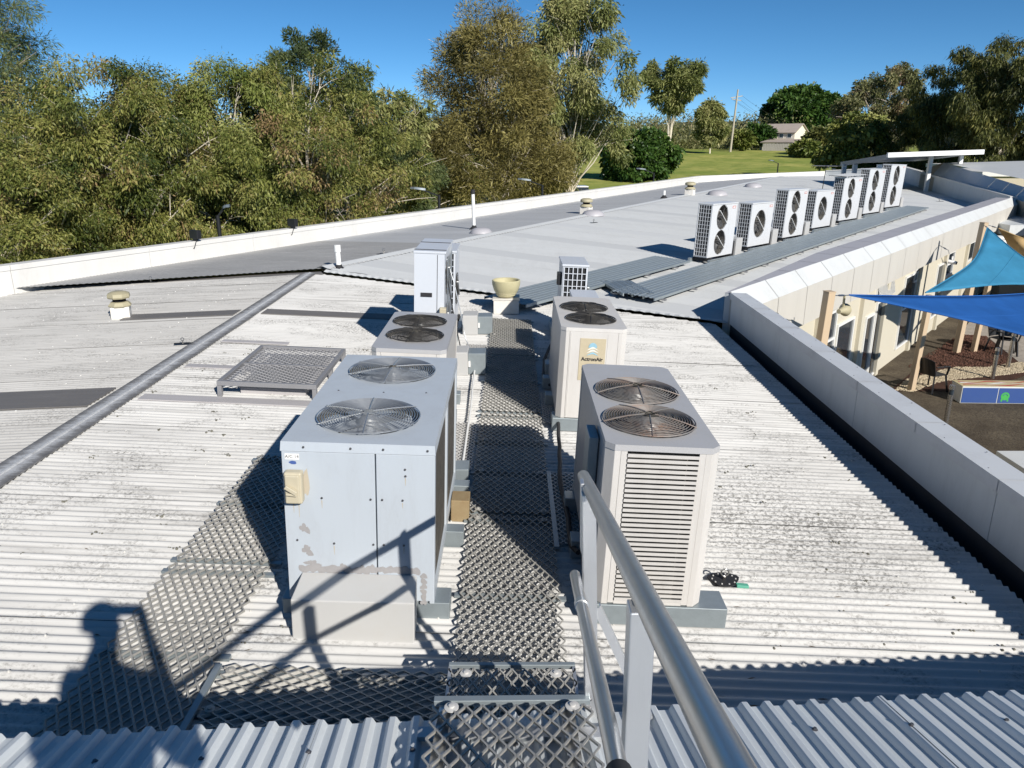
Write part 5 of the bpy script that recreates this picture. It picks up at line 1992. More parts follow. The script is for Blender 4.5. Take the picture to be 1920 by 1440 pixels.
def post(label, base, top_z, wd=.13, group='tan shade sail posts'):
    b = MB().box(-wd / 2, wd / 2, -wd / 2, wd / 2, GZ, top_z)
    v = thing('sail_post', label, 'post', (base[0], base[1], GZ), (Matrix.Rotation(math.radians(2.0), 4, 'Y') @ Matrix.Rotation(math.radians(20), 4, 'Z')).to_euler(), group)
    MB().box(-wd / 2, wd / 2, -wd / 2, wd / 2, 0, top_z - GZ).build('shaft', M['post'], v, bevel=.008)
    MB().box(-wd / 2 - .006, wd / 2 + .006, -wd / 2 - .006, wd / 2 + .006, top_z - GZ + .001, top_z - GZ + .02).build('cap', M['post'], v, bevel=.006)


S1 = Vector((5.19, 12.45))
post('tan sail post nearest the parapet, tied to the royal blue sail', S1 + Vector((-.12, 0)), .39, .14)
b0 = cp(1708, 733)
post('tan sail post standing in the pebbles by the window wall', (b0.x, b0.y), -.80)
b1 = cp(1825, 660)
post('tan sail post in the mulch under the royal blue sail', (b1.x, b1.y), -.95)
ap = at_d(1846, 418, 21.5)
post('tall tan sail post at the peak of the teal sail', (ap.x - .14, ap.y), ap.z, .16)


def sail(label, corners, mat, dip, seed=0, n=22, cat='shade sail'):
    """hanging sail with scalloped edges; corners = 3 or 4 points"""
    C = [Vector(c) for c in corners]
    b = MB()
    vs, fs = [], []
    if len(C) == 3:
        idx = {}
        for i in range(n + 1):
            for j in range(n + 1 - i):
                u, v = i / n, j / n
                w = 1 - u - v
                p = C[0] * w + C[1] * u + C[2] * v
                cen = (C[0] + C[1] + C[2]) / 3
                k = 3.4 * (u * v * (1 - w) ** 2 + v * w * (1 - u) ** 2 + w * u * (1 - v) ** 2)
                # pull edges to the middle (catenary cut)
                p = p + (cen - p) * min(.55, dip * (u * v + v * w + w * u) * 2.0)
                p.z -= .35 * (u * v * w) * 3
                idx[(i, j)] = len(vs)
                vs.append(p)
        for i in range(n):
            for j in range(n - i):
                fs.append((idx[(i, j)], idx[(i + 1, j)], idx[(i, j + 1)]))
                if (i + 1, j + 1) in idx and i + j + 2 <= n:
                    fs.append((idx[(i + 1, j)], idx[(i + 1, j + 1)], idx[(i, j + 1)]))
    else:
        for i in range(n + 1):
            for j in range(n + 1):
                u, v = i / n, j / n
                p = (C[0] * (1 - u) + C[1] * u) * (1 - v) + (C[3] * (1 - u) + C[2] * u) * v
                cen = sum(C, Vector()) / 4
                eu, ev = 4 * u * (1 - u), 4 * v * (1 - v)
                k = dip * (eu * (abs(v - .5) * 2) ** 2 * .5 + ev * (abs(u - .5) * 2) ** 2 * .5)
                p = p + (cen - p) * k
                vs.append(p)
        fs = [(i * (n + 1) + j, (i + 1) * (n + 1) + j, (i + 1) * (n + 1) + j + 1, i * (n + 1) + j + 1) for i in range(n) for j in range(n)]
    b.add(vs, fs)
    cz = min(c.z for c in C)
    cc = sum(C, Vector()) / len(C)
    t = thing('shade_sail', label, cat, (cc.x, cc.y, cz), (0, 0, 0), 'shade sails over the courtyard')
    o = b.build('cloth', mat, t, smooth=180, world=True)
    sm = o.modifiers.new('thickness', 'SOLIDIFY')
    sm.thickness = .006
    # hems along the cut edges and two stitched seams
    def line(ks, r, nm):
        MB().tube([vs[k] + Vector((0, 0, .004)) for k in ks], r, 6).build(nm, mat, t, world=True)
    if len(C) == 3:
        line([idx[(i, 0)] for i in range(n + 1)], .014, 'hem')
        line([idx[(0, j)] for j in range(n + 1)], .014, 'hem')
        line([idx[(i, n - i)] for i in range(n + 1)], .014, 'hem')
        for q in (n // 3, 2 * n // 3):
            line([idx[(i, q)] for i in range(n + 1 - q)], .006, 'seam')
    else:
        for q in (0, n):
            line([q * (n + 1) + j for j in range(n + 1)], .014, 'hem')
            line([i * (n + 1) + q for i in range(n + 1)], .014, 'hem')
    return t


def cable(t, a, b_):
    a, b_ = Vector(a), Vector(b_)
    m = MB().tube([a, a.lerp(b_, .45), a.lerp(b_, .5), a.lerp(b_, .72), a.lerp(b_, .76), b_], [.008, .008, .018, .018, .008, .008], 6)
    m.build('cable', M['steel'], t, world=True)


B1 = at_d(1592, 553.5, 13.1)
B2 = at_d(2010, 543, 16.4)
B3 = at_d(2120, 690, 12.0)
t = sail('royal blue shade sail stretched low across the courtyard', [B1, B2, B3], M['sailblue'], .38)
cable(t, (S1.x, S1.y, .33), B1)
T1 = at_d(1851, 427, 21.0)
T2 = at_d(1735, 549, 18.2)
T3 = at_d(2060, 545, 19.0)
t = sail('teal shade sail rising to a sharp peak', [T1, T2, T3], M['sailteal'], .62)
cable(t, (ap.x, ap.y, ap.z - .06), T1)
N1 = at_d(1872, 428, 22.5)
t = sail('tan shade sail at the right edge behind the teal one', [N1, at_d(1990, 462, 24), at_d(1985, 540, 19), at_d(1885, 478, 25)], M['sailtan'], .42)
cable(t, (ap.x + .05, ap.y, ap.z - .04), N1)

# painted bench planter
pb = cp(1799, 757)
bench = thing('painted_bench', 'low bench with blue painted front and swirly coloured top', 'bench', (pb.x, pb.y, GZ), (0, 0, math.radians(-2)))
MB().box(0, 3.4, 0, .48, .012, .43).build('block', M['chamfer'], bench, bevel=.012)
for k in range(4):
    MB().box(.02 + k * .84, .84 + k * .84, -.008, -.001, .03, .40).build('front_tile', mat_paint('bench_blue', (0.03, 0.075, 0.25), .5, 0, (.05, .10, .22), .4, 4) if k == 0 else bpy.data.materials['bench_blue'], bench, bevel=.003)
MB().box(.0, 3.4, .0, .48, .4305, .440).build('top_slab', mat_paint('bench_yellow', (0.50, 0.42, 0.24), .6, 0, (.6, .56, .46), .6, 2.5), bench)
for k in range(3):
    m = MB()
    vs = []
    n = 40
    for i in range(n + 1):
        x = .08 + 3.2 * i / n
        y = .12 + .11 * k + .06 * math.sin(x * (5 + k) + k)
        w = .022 + .012 * math.sin(x * 7 + k)
        vs += [(x, y - w, .4425 + .0006 * k), (x, y + w, .4425 + .0006 * k)]
    m.add(vs, [(2 * i, 2 * i + 2, 2 * i + 3, 2 * i + 1) for i in range(n)])
    m.build('painted_swirl', M['inkred'] if k != 1 else M['sticker'], bench)
m = MB()
m.add([(1.02 + .10 * math.cos(q), -.0105, .20 + .10 * math.sin(q)) for q in [i * math.pi / 12 for i in range(24)]], [tuple(range(24))])
for x in (.95, 1.09):
    m.box(x - .02, x + .02, -.0108, -.0092, .07, .13)
m.build('painted_mark', M['inkgreen'], bench)
m = MB().ring((1.02, -.012, .20), .055, .006, 16, 4, axis='y', a0=.2, a1=2.9)
m.build('painted_mark', M['inkblue'], bench)


def bollard(label, px, py, h):
    p = cp(px, py)
    v = thing('bollard', label, 'bollard', (p.x, p.y, GZ), (0, 0, 0), 'steel bollard lights in the courtyard')
    MB().tube([(0, 0, 0), (0, 0, h * .78)], .052, 18).build('shaft', M['steel'], v, smooth=50)
    MB().tube([(0, 0, h * .782), (0, 0, h * .9)], .046, 18).build('lens', M['glass'], v, smooth=50)
    MB().tube([(0, 0, h * .902), (0, 0, h)], .056, 18).build('cap', M['steel'], v, smooth=50)


bollard('steel bollard light rising just over the near parapet', 1772, 800, .95)
bollard('steel bollard light behind the painted bench, in the pebbles', 1860, 711, .85)
bollard('steel bollard light at the far side of the pebbles', 1889, 690, 1.0)


def chair(label, px, py, rz):
    p = cp(px, py)
    v = thing('plastic_chair', label, 'chair', (p.x, p.y, GZ + .02), (0, 0, rz), 'black plastic garden chairs')
    MB().prism([(-.22, -.22), (.22, -.22), (.20, .20), (-.20, .20)], .42, .45).build('seat', M['chair'], v, bevel=.01)
    b = MB()
    vs = []
    for i in range(7):
        x = -.24 + .48 * i / 6
        y = .20 + .05 * (1 - (x / .24) ** 2)
        for z, l in ((.46, 0), (.88 - .06 * (x / .24) ** 2, .10)):
            vs.append((x, y + l, z))
    b.add(vs, [(2 * i, 2 * i + 2, 2 * i + 3, 2 * i + 1) for i in range(6)])
    o = b.build('backrest', M['chair'], v)
    o.modifiers.new('thickness', 'SOLIDIFY').thickness = .02
    for sx in (-1, 1):
        for sy in (-1, 1):
            MB().beam((sx * .27, sy * .27, 0), (sx * .21, sy * .20, .43), .035, .045).build('leg', M['chair'], v)
        MB().beam((sx * .27, -.22, .66), (sx * .26, .24, .68), .05, .025).build('armrest', M['chair'], v, bevel=.006)
        MB().beam((sx * .23, -.21, .44), (sx * .27, -.21, .655), .03, .04).build('arm_support', M['chair'], v)


chair('black plastic chair in the pebbles against the window wall', 1743, 733, 2.0)
chair('black plastic chair on the paving under the blue sail', 1872, 662, .4)
chair('second black plastic chair beside the one on the paving', 1885, 664, -.5)
# low white wall at the bottom right
p = at_z(1868, 845, -2.5)
b = MB().box(p.x, p.x + 3, p.y - 2.2, p.y, GZ, -2.5)
tag(b.build('low_wall', M['chamfer'], bevel=.01), 'low white rendered wall at the bottom right of the courtyard', 'wall')
# horn speaker and security camera under the soffit
hp = at_d(1580, 582, 13.4)
hs = thing('horn_speaker', 'olive horn loudspeaker hanging under the chamfered eave', 'speaker', tuple(hp), (0, 0, math.radians(-50)))
b = MB().lathe((0, 0, 0), [(.11, 0), (.115, .015), (.07, .10), (.045, .18), (.04, .24)], 20)
b.v = [(q[0], -q[2] * 1.0 + .1, q[1]) for q in b.v]
b.build('horn', M['vent'], hs, smooth=50)
MB().beam((0, 0, .05), (0, .0, .26), .03, .03).build('bracket', M['vent'], hs)
hc = at_d(1785, 490, 20.6)
sc_ = thing('security_camera', 'small white security camera under the eave left of the teal sail', 'camera', tuple(hc))
MB().tube([(-.10, 0, 0), (.06, -.1, -.03)], .05, 12).build('housing', M['pvc'], sc_, smooth=50)
MB().tube([(.061, -.1006, -.03), (.085, -.115, -.034)], .04, 12).build('lens', M['rubber'], sc_, smooth=50)
MB().beam((-.02, -.03, .05), (-.02, -.03, .14), .03, .03).build('bracket', M['pvc'], sc_)

# ------------------------------------------------------------------ buildings beyond
# building across, right: grey chamfer band and tan wall
def rbuild(label, pts_px, D0, name='annex_building'):
    pass


QA, QB = at_d(1770, 305, 47), at_d(1925, 352, 34)
zt = .55
A2, B2_ = Vector((QA.x, QA.y)), Vector((QB.x, QB.y))
e4 = (B2_ - A2).normalized()
B2_ = B2_ + e4 * 14
n4 = Vector((-e4.y, e4.x))
if n4.dot(-A2) < 0:
    n4 = -n4
an = thing('annex_building', 'tan annex with grey chamfered parapet behind the long wing at right', 'building', (A2.x + 4, A2.y, GZ))
L4 = (B2_ - A2).length
def r4(s, o, z):
    p = A2 + e4 * s + n4 * o
    return (p.x, p.y, z)
ZA0, ZA1 = QA.z, QB.z
zz = lambda s: ZA0 + (ZA1 - ZA0) * min(1, s / (QB - QA).length)
for k in range(14):
    s0, s1 = L4 * k / 14 + .01, L4 * (k + 1) / 14 - .01
    m = MB().add([r4(s0, 0, zz(s0)), r4(s1, 0, zz(s1)), r4(s1, .55, zz(s1) - .75), r4(s0, .55, zz(s0) - .75)], [(0, 1, 2, 3)])
    m.build('chamfer_panel', M['bluegrey'], an, world=True)
m = MB().add([r4(-3, .56, zz(0) - .78), r4(L4, .56, zz(L4) - .76), r4(L4, .56, GZ), r4(-3, .56, GZ)], [(0, 1, 2, 3)])
m.build('wall', M['walltan'], an, world=True)
m = MB().add([r4(-3, .0, zz(0) - .3), r4(0, 0, zz(0)), r4(0, .55, zz(0) - .75), r4(-3, .55, zz(0) - .77)], [(0, 1, 2, 3)])
m.build('chamfer_end', M['walltan'], an, world=True)
m = MB().add([r4(-3, -.02, zz(0) - .3), r4(0, -.02, zz(0) - .02), r4(L4, -.02, zz(L4) - .02), r4(L4, -9, zz(L4) + .2), r4(-3, -9, zz(0) + .2)], [(0, 1, 2, 3, 4)])
m.build('roof', M['roof_far'], an, world=True)
m = MB()
for k in range(4):
    s0 = 16 + k * 3.2
    m = MB().add([r4(s0, .60, GZ + .9), r4(s0 + 1.6, .60, GZ + .9), r4(s0 + 1.6, .60, GZ + 2.2), r4(s0, .60, GZ + 2.2)], [(0, 1, 2, 3)])
    m.build('window', M['glass'], an, world=True)
# white flat roofs behind
for (lab, px0, px1, py, D, hh) in (('white flat-roofed block behind the annex, nearer one', 1845, 1960, 322, 52, .9), ('white flat-roofed block farther behind the annex', 1830, 1990, 311, 60, .6)):
    a, c = at_d(px0, py, D), at_d(px1, py, D)
    t = thing('flat_roof_block', lab, 'building', (a.x + 2, a.y, GZ))
    MB().box(a.x, c.x, a.y, a.y + 7, GZ, a.z - .3).build('wall', M['walltan'], t, world=True)
    MB().box(a.x - .2, c.x + .2, a.y - .2, a.y + 7.2, a.z - .298, a.z).build('roof_edge', M['white_clad'], t, world=True)
# wing across the courtyard (right edge)
a = at_z(1872, 520, GZ + .0)
cw = thing('courtyard_wing', 'shaded tan wing with windows across the courtyard at right', 'building', (17.5, 31.0, GZ))
wy = 30.5
wx0 = 960
xa = (1884 - 960) / FPX * (wy * CP + 4.5 * SP)
MB().box(xa, xa + 16, wy, wy + 5, GZ, -.75).build('wall', M['walltan'], cw, world=True)
MB().box(xa - .3, xa + 16.3, wy - .4, wy + 5.3, -.748, -.35).build('fascia', M['clad'], cw, world=True)
for k in range(4):
    x = xa + .35 + k * 2.4
    e_ = part_empty('window', cw)
    MB().box(x, x + 1.2, wy - .03, wy - .004, GZ + .9, GZ + 2.1).build('frame', M['winframe'], e_, world=True)
    MB().box(x + .07, x + 1.13, wy - .045, wy - .031, GZ + .97, GZ + 2.03).build('pane', M['glass'], e_, world=True)
aw = thing('door_awning', 'white box awning on the wall behind the teal sail', 'awning', tuple(at_d(1866, 448, 29)))
aw.rotation_euler = (0, 0, 0)
MB().box(-.35, .35, -.25, .25, 0, .10).build('top_box', M['pvc'], aw, bevel=.01)
MB().box(-.33, .30, -.27, -.05, -.17, -.02).build('front_box', M['pvc'], aw, bevel=.01)

# canopy at the end of the long wing
c0, c1, c2 = at_d(1578, 304, 51), at_d(1665, 290, 44), at_d(1838, 284, 44.6)
cn = thing('canopy', 'open canopy with white gutter beam and grey posts behind the roof', 'canopy', (c1.x, c1.y, GZ))
th = .10
ctr = [c0, c1, c2, c2 + (c0 - c1)]
m = MB()
m.add([tuple(p) for p in ctr] + [(p.x, p.y, p.z - th) for p in ctr], [(0, 1, 2, 3), (7, 6, 5, 4), (0, 4, 5, 1), (1, 5, 6, 2), (2, 6, 7, 3), (3, 7, 4, 0)])
m.build('roof_sheet', M['galv'], cn, world=True)
q2 = ctr[3]
MB().beam(c1 + Vector((-.1, -.15, -.02)), Vector((c2.x + .1, c2.y - .15, c2.z - .02)), .16, .26).build('gutter_beam', M['pvc'], cn, world=True)
MB().beam(c0 + Vector((0, 0, -.12)), c1 + Vector((0, 0, -.12)), .12, .26).build('side_beam', M['frame'], cn, world=True)
for px_, D in ((1584, 50.3), (1604, 49), (1650, 45.5)):
    p = at_d(px_, 305, D)
    MB().box(p.x - .12, p.x + .12, p.y - .12, p.y + .12, -.4, p.z - .1).build('post', M['bluegrey'], cn, world=True)
for px_ in (1745, 1801):
    p = at_d(px_, 292, 46)
    MB().beam((p.x, p.y, -2.5), (p.x + .05, p.y, p.z), .2, .2).build('post', M['pvc'], cn, world=True)

# tv antenna
ab = on_far(1542, 354)
at_ = thing('tv_antenna', 'television antenna on a thin mast behind the fifth outdoor unit', 'antenna', (ab.x, ab.y, zf(ab.x, ab.y)))
mh = 1.35
MB().tube([(0, 0, 0), (.08, 0, mh)], .022, 8).build('mast', M['blackmetal'], at_)
MB().tube([(-.75, -.3, mh - .02), (.85, .35, mh - .06)], .014, 6).build('boom', M['steel'], at_)
for k in range(9):
    f = k / 8
    c = Vector((-.75, -.3, mh)).lerp(Vector((.85, .35, mh - .04)), f)
    l = .28 + .5 * f
    MB().tube([c + Vector((-.38, .92, 0)) * l * .8 + Vector((0, 0, .0)), c - Vector((-.38, .92, 0)) * l * .8], .009, 5).build('element', M['steel'], at_)
MB().tube([(.2, .1, mh), (.3, .1, mh - .2), (.75, .3, mh - .22)], .010, 6).build('brace', M['steel'], at_)

# floodlights with cables on the left parapet
def flood(label, px, py):
    k = None
    best = None
    for i in range(400):
        p = PS.lerp(P1, i / 400)
        D = p.y * CP + (CZ - ZT) * SP
        x = 960 + FPX * p.x / D
        if best is None or abs(x - px) < best[0]:
            best = (abs(x - px), p)
    p = best[1]
    v = thing('floodlight', label, 'floodlight', (p.x, p.y, ZT + .002), (0, 0, math.radians(-30 + 90)), 'black floodlights on the left parapet')
    MB().box(-.03, .03, -.06, .06, 0, .05).build('bracket', M['blackmetal'], v)
    MB().box(-.05, .07, -.14, .14, .052, .25).build('housing', M['blackmetal'], v, bevel=.01)
    pts = [(.0, -.05, .06), (.06, -.08, -.02), (.10, -.06, -.14), (.10, .02, -.19), (.08, .07, -.12), (.05, .06, .02)]
    sm_ = [tuple(p) for p in pts]
    b = MB().tube([( -q[0] , q[1], q[2]) for q in sm_], .010, 6)
    b.v = [(q[0] * 1.0, q[1], q[2]) for q in b.v]
    b.build('cable', M['rubber'], v)


flood('black floodlight with cable loop at the left end of the parapet', 370, 440)
flood('black floodlight with cable loop nearer the melaleucas middle'.replace('melaleucas middle', 'middle of the left parapet'), 547, 425)


# street lamps outside
def lamp(label, px_head, px_pole, py_head, D):
    h = at_d(px_head, py_head, D)
    p = at_d(px_pole, py_head + 8, D)
    v = thing('light_pole', label, 'light pole', (p.x, p.y, GZ), (0, 0, 0), 'black light poles beyond the parapet')
    zt_ = h.z - GZ
    dx = h.x - p.x
    MB().tube([(0, 0, 0), (0, 0, zt_ - .25)], [.07, .06], 12).build('pole', M['blackmetal'], v, smooth=50)
    MB().beam((0, 0, zt_ - .28), (dx * .62, 0, zt_ - .06), .05, .06, up=(0, 1, 0)).build('arm', M['blackmetal'], v)
    b = MB()
    prof = [(dx * .55, .05, -.03), (dx * .75, .16, .0), (dx * 1.0, .17, .03), (dx * 1.18, .06, .03)]
    vs = []
    for x, w, z in prof:
        vs += [(x, -w, zt_ + z - .03), (x, w, zt_ + z - .03), (x, w * .7, zt_ + z + .05), (x, -w * .7, zt_ + z + .05)]
    b.add(vs, [(0, 1, 2, 3), (12, 15, 14, 13)] + [(4 * i + j, 4 * (i + 1) + j, 4 * (i + 1) + (j + 1) % 4, 4 * i + (j + 1) % 4) for i in range(3) for j in range(4)])
    b.build('lamp_head', M['lamphead'], v, smooth=30)


lamp('light pole nearest the camera, in front of the leafy tree row', 428, 407, 388, 23.2)
lamp('light pole left of the big brown tree', 778, 823, 354, 31.6)
lamp('light pole in front of the big brown tree', 978, 1017, 337, 39)
lamp('light pole in front of the round dark bush', 1198, 1226, 317, 53)
lamp('light pole standing against the open grass field', 1443, 1459, 301, 77)

# car with only its roof showing
def car(label, px, py, D, rz, L=4.4, W=1.8):
    p = at_d(px, py, D)
    v = thing('parked_car', label, 'car', (p.x, p.y, ground_z(p.y)), (0, 0, rz), 'cars parked beyond the parapet')
    b = MB()
    b.add([(-W / 2, -L / 2, .35), (W / 2, -L / 2, .35), (W / 2, L / 2, .35), (-W / 2, L / 2, .35), (-W / 2, -L / 2, .8), (W / 2, -L / 2, .8), (W / 2, L / 2, .78), (-W / 2, L / 2, .78)],
          [(0, 3, 2, 1), (4, 5, 6, 7), (0, 1, 5, 4), (1, 2, 6, 5), (2, 3, 7, 6), (3, 0, 4, 7)])
    b.build('body', M['carwhite'], v, bevel=.12)
    y0, y1, w = -L / 2 + .35, L / 2 - 1.25, W / 2 - .06
    g = MB()
    g.add([(-w, y0, .78), (w, y0, .78), (w, y1, .78), (-w, y1, .78), (-w + .14, y0 + .4, 1.33), (w - .14, y0 + .4, 1.33), (w - .14, y1 - .6, 1.33), (-w + .14, y1 - .6, 1.33)],
          [(0, 1, 5, 4), (1, 2, 6, 5), (2, 3, 7, 6), (3, 0, 4, 7)])
    g.build('window', M['glass'], v)
    MB().box(-w + .10, w - .10, y0 + .36, y1 - .55, 1.335, 1.46).build('roof', M['carwhite'], v, bevel=.05)
    for sx in (-1, 1):
        for yy_ in (-L / 2 + .8, L / 2 - .85):
            b = MB().tube([(sx * (W / 2 - .2), yy_, .32), (sx * (W / 2 + .01), yy_, .32)], .32, 20)
            b.build('wheel', M['rubber'], v)
        MB().box(sx * .75 - .12, sx * .75 + .12, -L / 2 - .01, -L / 2 + .02, .62, .74).build('tail_light', M['inkred'], v)


car('white car showing only its roof over the parapet by the field', 1085, 353, 78, 0.1)

# ------------------------------------------------------------------ house, fence, pole
hb0 = at_d(1487, 282, 185)
hs_ = thing('house', 'two-storey pale house with brown tiled roof beyond the field', 'house', (hb0.x, hb0.y, ground_z(hb0.y)), (0, 0, math.radians(48)))
# local: corner at origin, x to the right-back (gable), y to the left-back
g0 = 0
Wg, Lh, he, hrg = 7.5, 8.5, 4.3, 6.1
b = MB()
b.add([(0, 0, 0), (Wg, 0, 0), (Wg, Lh, 0), (0, Lh, 0), (0, 0, he), (Wg, 0, he), (Wg, Lh, he), (0, Lh, he), (Wg / 2, 0, hrg), (Wg / 2, Lh, hrg)],
      [(0, 1, 5, 8, 4), (1, 2, 6, 5), (2, 3, 7, 9, 6), (3, 0, 4, 7)])
b.build('wall', M['housewall'], hs_)
b = MB()
b.add([(-.5, -.4, he - .25), (Wg / 2, -.4, hrg + .08), (Wg / 2, Lh + .4, hrg + .08), (-.5, Lh + .4, he - .25), (Wg + .5, -.4, he - .25), (Wg + .5, Lh + .4, he - .25)], [(0, 1, 2, 3), (1, 4, 5, 2)])
rfo = b.build('roof', M['tile'], hs_)
rfo.modifiers.new('thickness', 'SOLIDIFY').thickness = .15
for k in range(4):
    e_ = part_empty('window', hs_)
    y = .7 + k * 2.0
    MB().box(-.06, -.005, y, y + 1.1, 2.85, 3.85).build('frame', M['winframe'], e_)
    MB().box(-.075, -.062, y + .1, y + 1.0, 2.95, 3.75).build('pane', M['glass'], e_)
b = MB()
b.add([(-5.5, -2, 1.9), (-.05, -2, 2.6), (-.05, 6, 2.6), (-5.5, 6, 1.9)], [(0, 1, 2, 3)])
o = b.build('lower_roof', M['tile'], hs_)
o.modifiers.new('thickness', 'SOLIDIFY').thickness = .2
MB().box(-5.0, -.01, -1.5, 5.6, 0, 1.8).build('lower_wall', M['housewall'], hs_)
MB().box(-5.04, -5.01, 0, 2.4, 0.1, 1.9).build('garage_door', M['fence'], hs_)
f0, f1 = at_d(1430, 282, 178), at_d(1570, 284, 178)
fn = thing('fence', 'grey paling fence in front of the house beyond the field', 'fence', (f0.x, f0.y, ground_z(f0.y)))
n = 46
for k in range(n):
    x = (f1.x - f0.x) * k / n
    MB().box(x + .02, x + (f1.x - f0.x) / n - .02, 0, .05, 0, 1.6 + RNG.uniform(-.04, .04)).build('paling', M['fence'], fn)
pp = at_d(1369, 286, 172)
pt = at_d(1374, 170, 172)
pl = thing('power_pole', 'tall power pole with crossarms standing in the field', 'power pole', (pp.x, pp.y, ground_z(pp.y)))
hh = pt.z - ground_z(pp.y)
MB().tube([(0, 0, 0), (.6, 0, hh)], [.26, .16], 10).build('pole', M['pole'], pl, smooth=50)
arms = []
for dz, l, t in ((1.5, 1.35, .35), (2.1, 1.1, -.25)):
    MB().beam((.5 - l, 0, hh - dz - t * .6), (.5 + l, .4, hh - dz + t * .6), .13, .16).build('crossarm', M['pole'], pl)
    for s in (-1, 1):
        arms.append(Vector((.5 + s * l * .9, .2, hh - dz + s * t * .55)))
for k, a_ in enumerate(arms):
    pts = []
    far_end = a_ + Vector((32, 45, -4.5 - k * .4))
    for i in range(13):
        f = i / 12
        q = a_.lerp(far_end, f)
        q.z -= 4 * 1.6 * f * (1 - f)
        pts.append(q)
    MB().tube(pts, .022, 4).build('wire', M['rubber'], pl)

# ------------------------------------------------------------------ trees
LEAF = {
    'paper': mat_leaf('leaf_paperbark', [(0, (0.035, 0.055, 0.011)), (.4, (0.115, 0.135, 0.028)), (.75, (0.265, 0.26, 0.07)), (1, (0.25, 0.17, 0.08))], .09),
    'lime': mat_leaf('leaf_lime', [(0, (0.06, 0.09, 0.016)), (.5, (0.165, 0.195, 0.042)), (1, (0.31, 0.31, 0.10))], .1),
    'brown': mat_leaf('leaf_casuarina_brown', [(0, (0.085, 0.075, 0.024)), (.5, (0.185, 0.16, 0.05)), (1, (0.30, 0.26, 0.09))], .12),
    'gum': mat_leaf('leaf_gum', [(0, (0.12, 0.145, 0.04)), (.5, (0.24, 0.255, 0.085)), (1, (0.37, 0.35, 0.15))], .14),
    'dark': mat_leaf('leaf_dark', [(0, (0.025, 0.06, 0.012)), (.6, (0.06, 0.12, 0.024)), (1, (0.14, 0.21, 0.045))], .18, .4),
    'pine': mat_leaf('leaf_pine', [(0, (0.035, 0.055, 0.022)), (.6, (0.075, 0.105, 0.038)), (1, (0.15, 0.17, 0.06))], .15),
    'blue': mat_leaf('leaf_bluegreen', [(0, (0.065, 0.10, 0.045)), (.6, (0.13, 0.17, 0.07)), (1, (0.22, 0.23, 0.085))], .2),
    'weep': mat_leaf('leaf_weeping', [(0, (0.045, 0.055, 0.015)), (.6, (0.11, 0.12, 0.03)), (1, (0.23, 0.215, 0.06))], .2),
    'silver': mat_leaf('leaf_silver', [(0, (0.09, 0.105, 0.04)), (.5, (0.18, 0.185, 0.075)), (.85, (0.30, 0.27, 0.13)), (1, (0.30, 0.19, 0.12))], .2),
}
BARK_PALE = mat_paint('bark_pale', (0.68, 0.61, 0.50), .85, 0, (0.34, 0.28, 0.21), .7, 3, .3)
BARK_GREY = mat_paint('bark_grey', (0.34, 0.30, 0.25), .9, 0, (0.18, 0.15, 0.12), .7, 3, .3)


def leaf_mesh(name, P, Dv, S, L, Wd, tint, mat):
    """P base, Dv direction, S side vectors (n,3); one pointed quad each"""
    n = len(P)
    V = np.empty((n, 4, 3), np.float32)
    V[:, 0] = P
    V[:, 1] = P + Dv * (L * .45)[:, None] + S * Wd[:, None]
    V[:, 2] = P + Dv * L[:, None]
    V[:, 2, 2] -= L * .12
    V[:, 3] = P + Dv * (L * .45)[:, None] - S * Wd[:, None]
    me = bpy.data.meshes.new(name)
    me.vertices.add(n * 4)
    me.vertices.foreach_set('co', V.reshape(-1))
    me.loops.add(n * 4)
    me.loops.foreach_set('vertex_index', np.arange(n * 4, dtype=np.int32))
    me.polygons.add(n)
    me.polygons.foreach_set('loop_start', np.arange(0, n * 4, 4, dtype=np.int32))
    at = me.attributes.new('tint', 'FLOAT', 'POINT')
    at.data.foreach_set('value', np.repeat(tint.astype(np.float32), 4))
    me.materials.append(mat)
    me.update(calc_edges=True)
    return me


def unit(v):
    return v / (np.linalg.norm(v, axis=1, keepdims=True) + 1e-9)


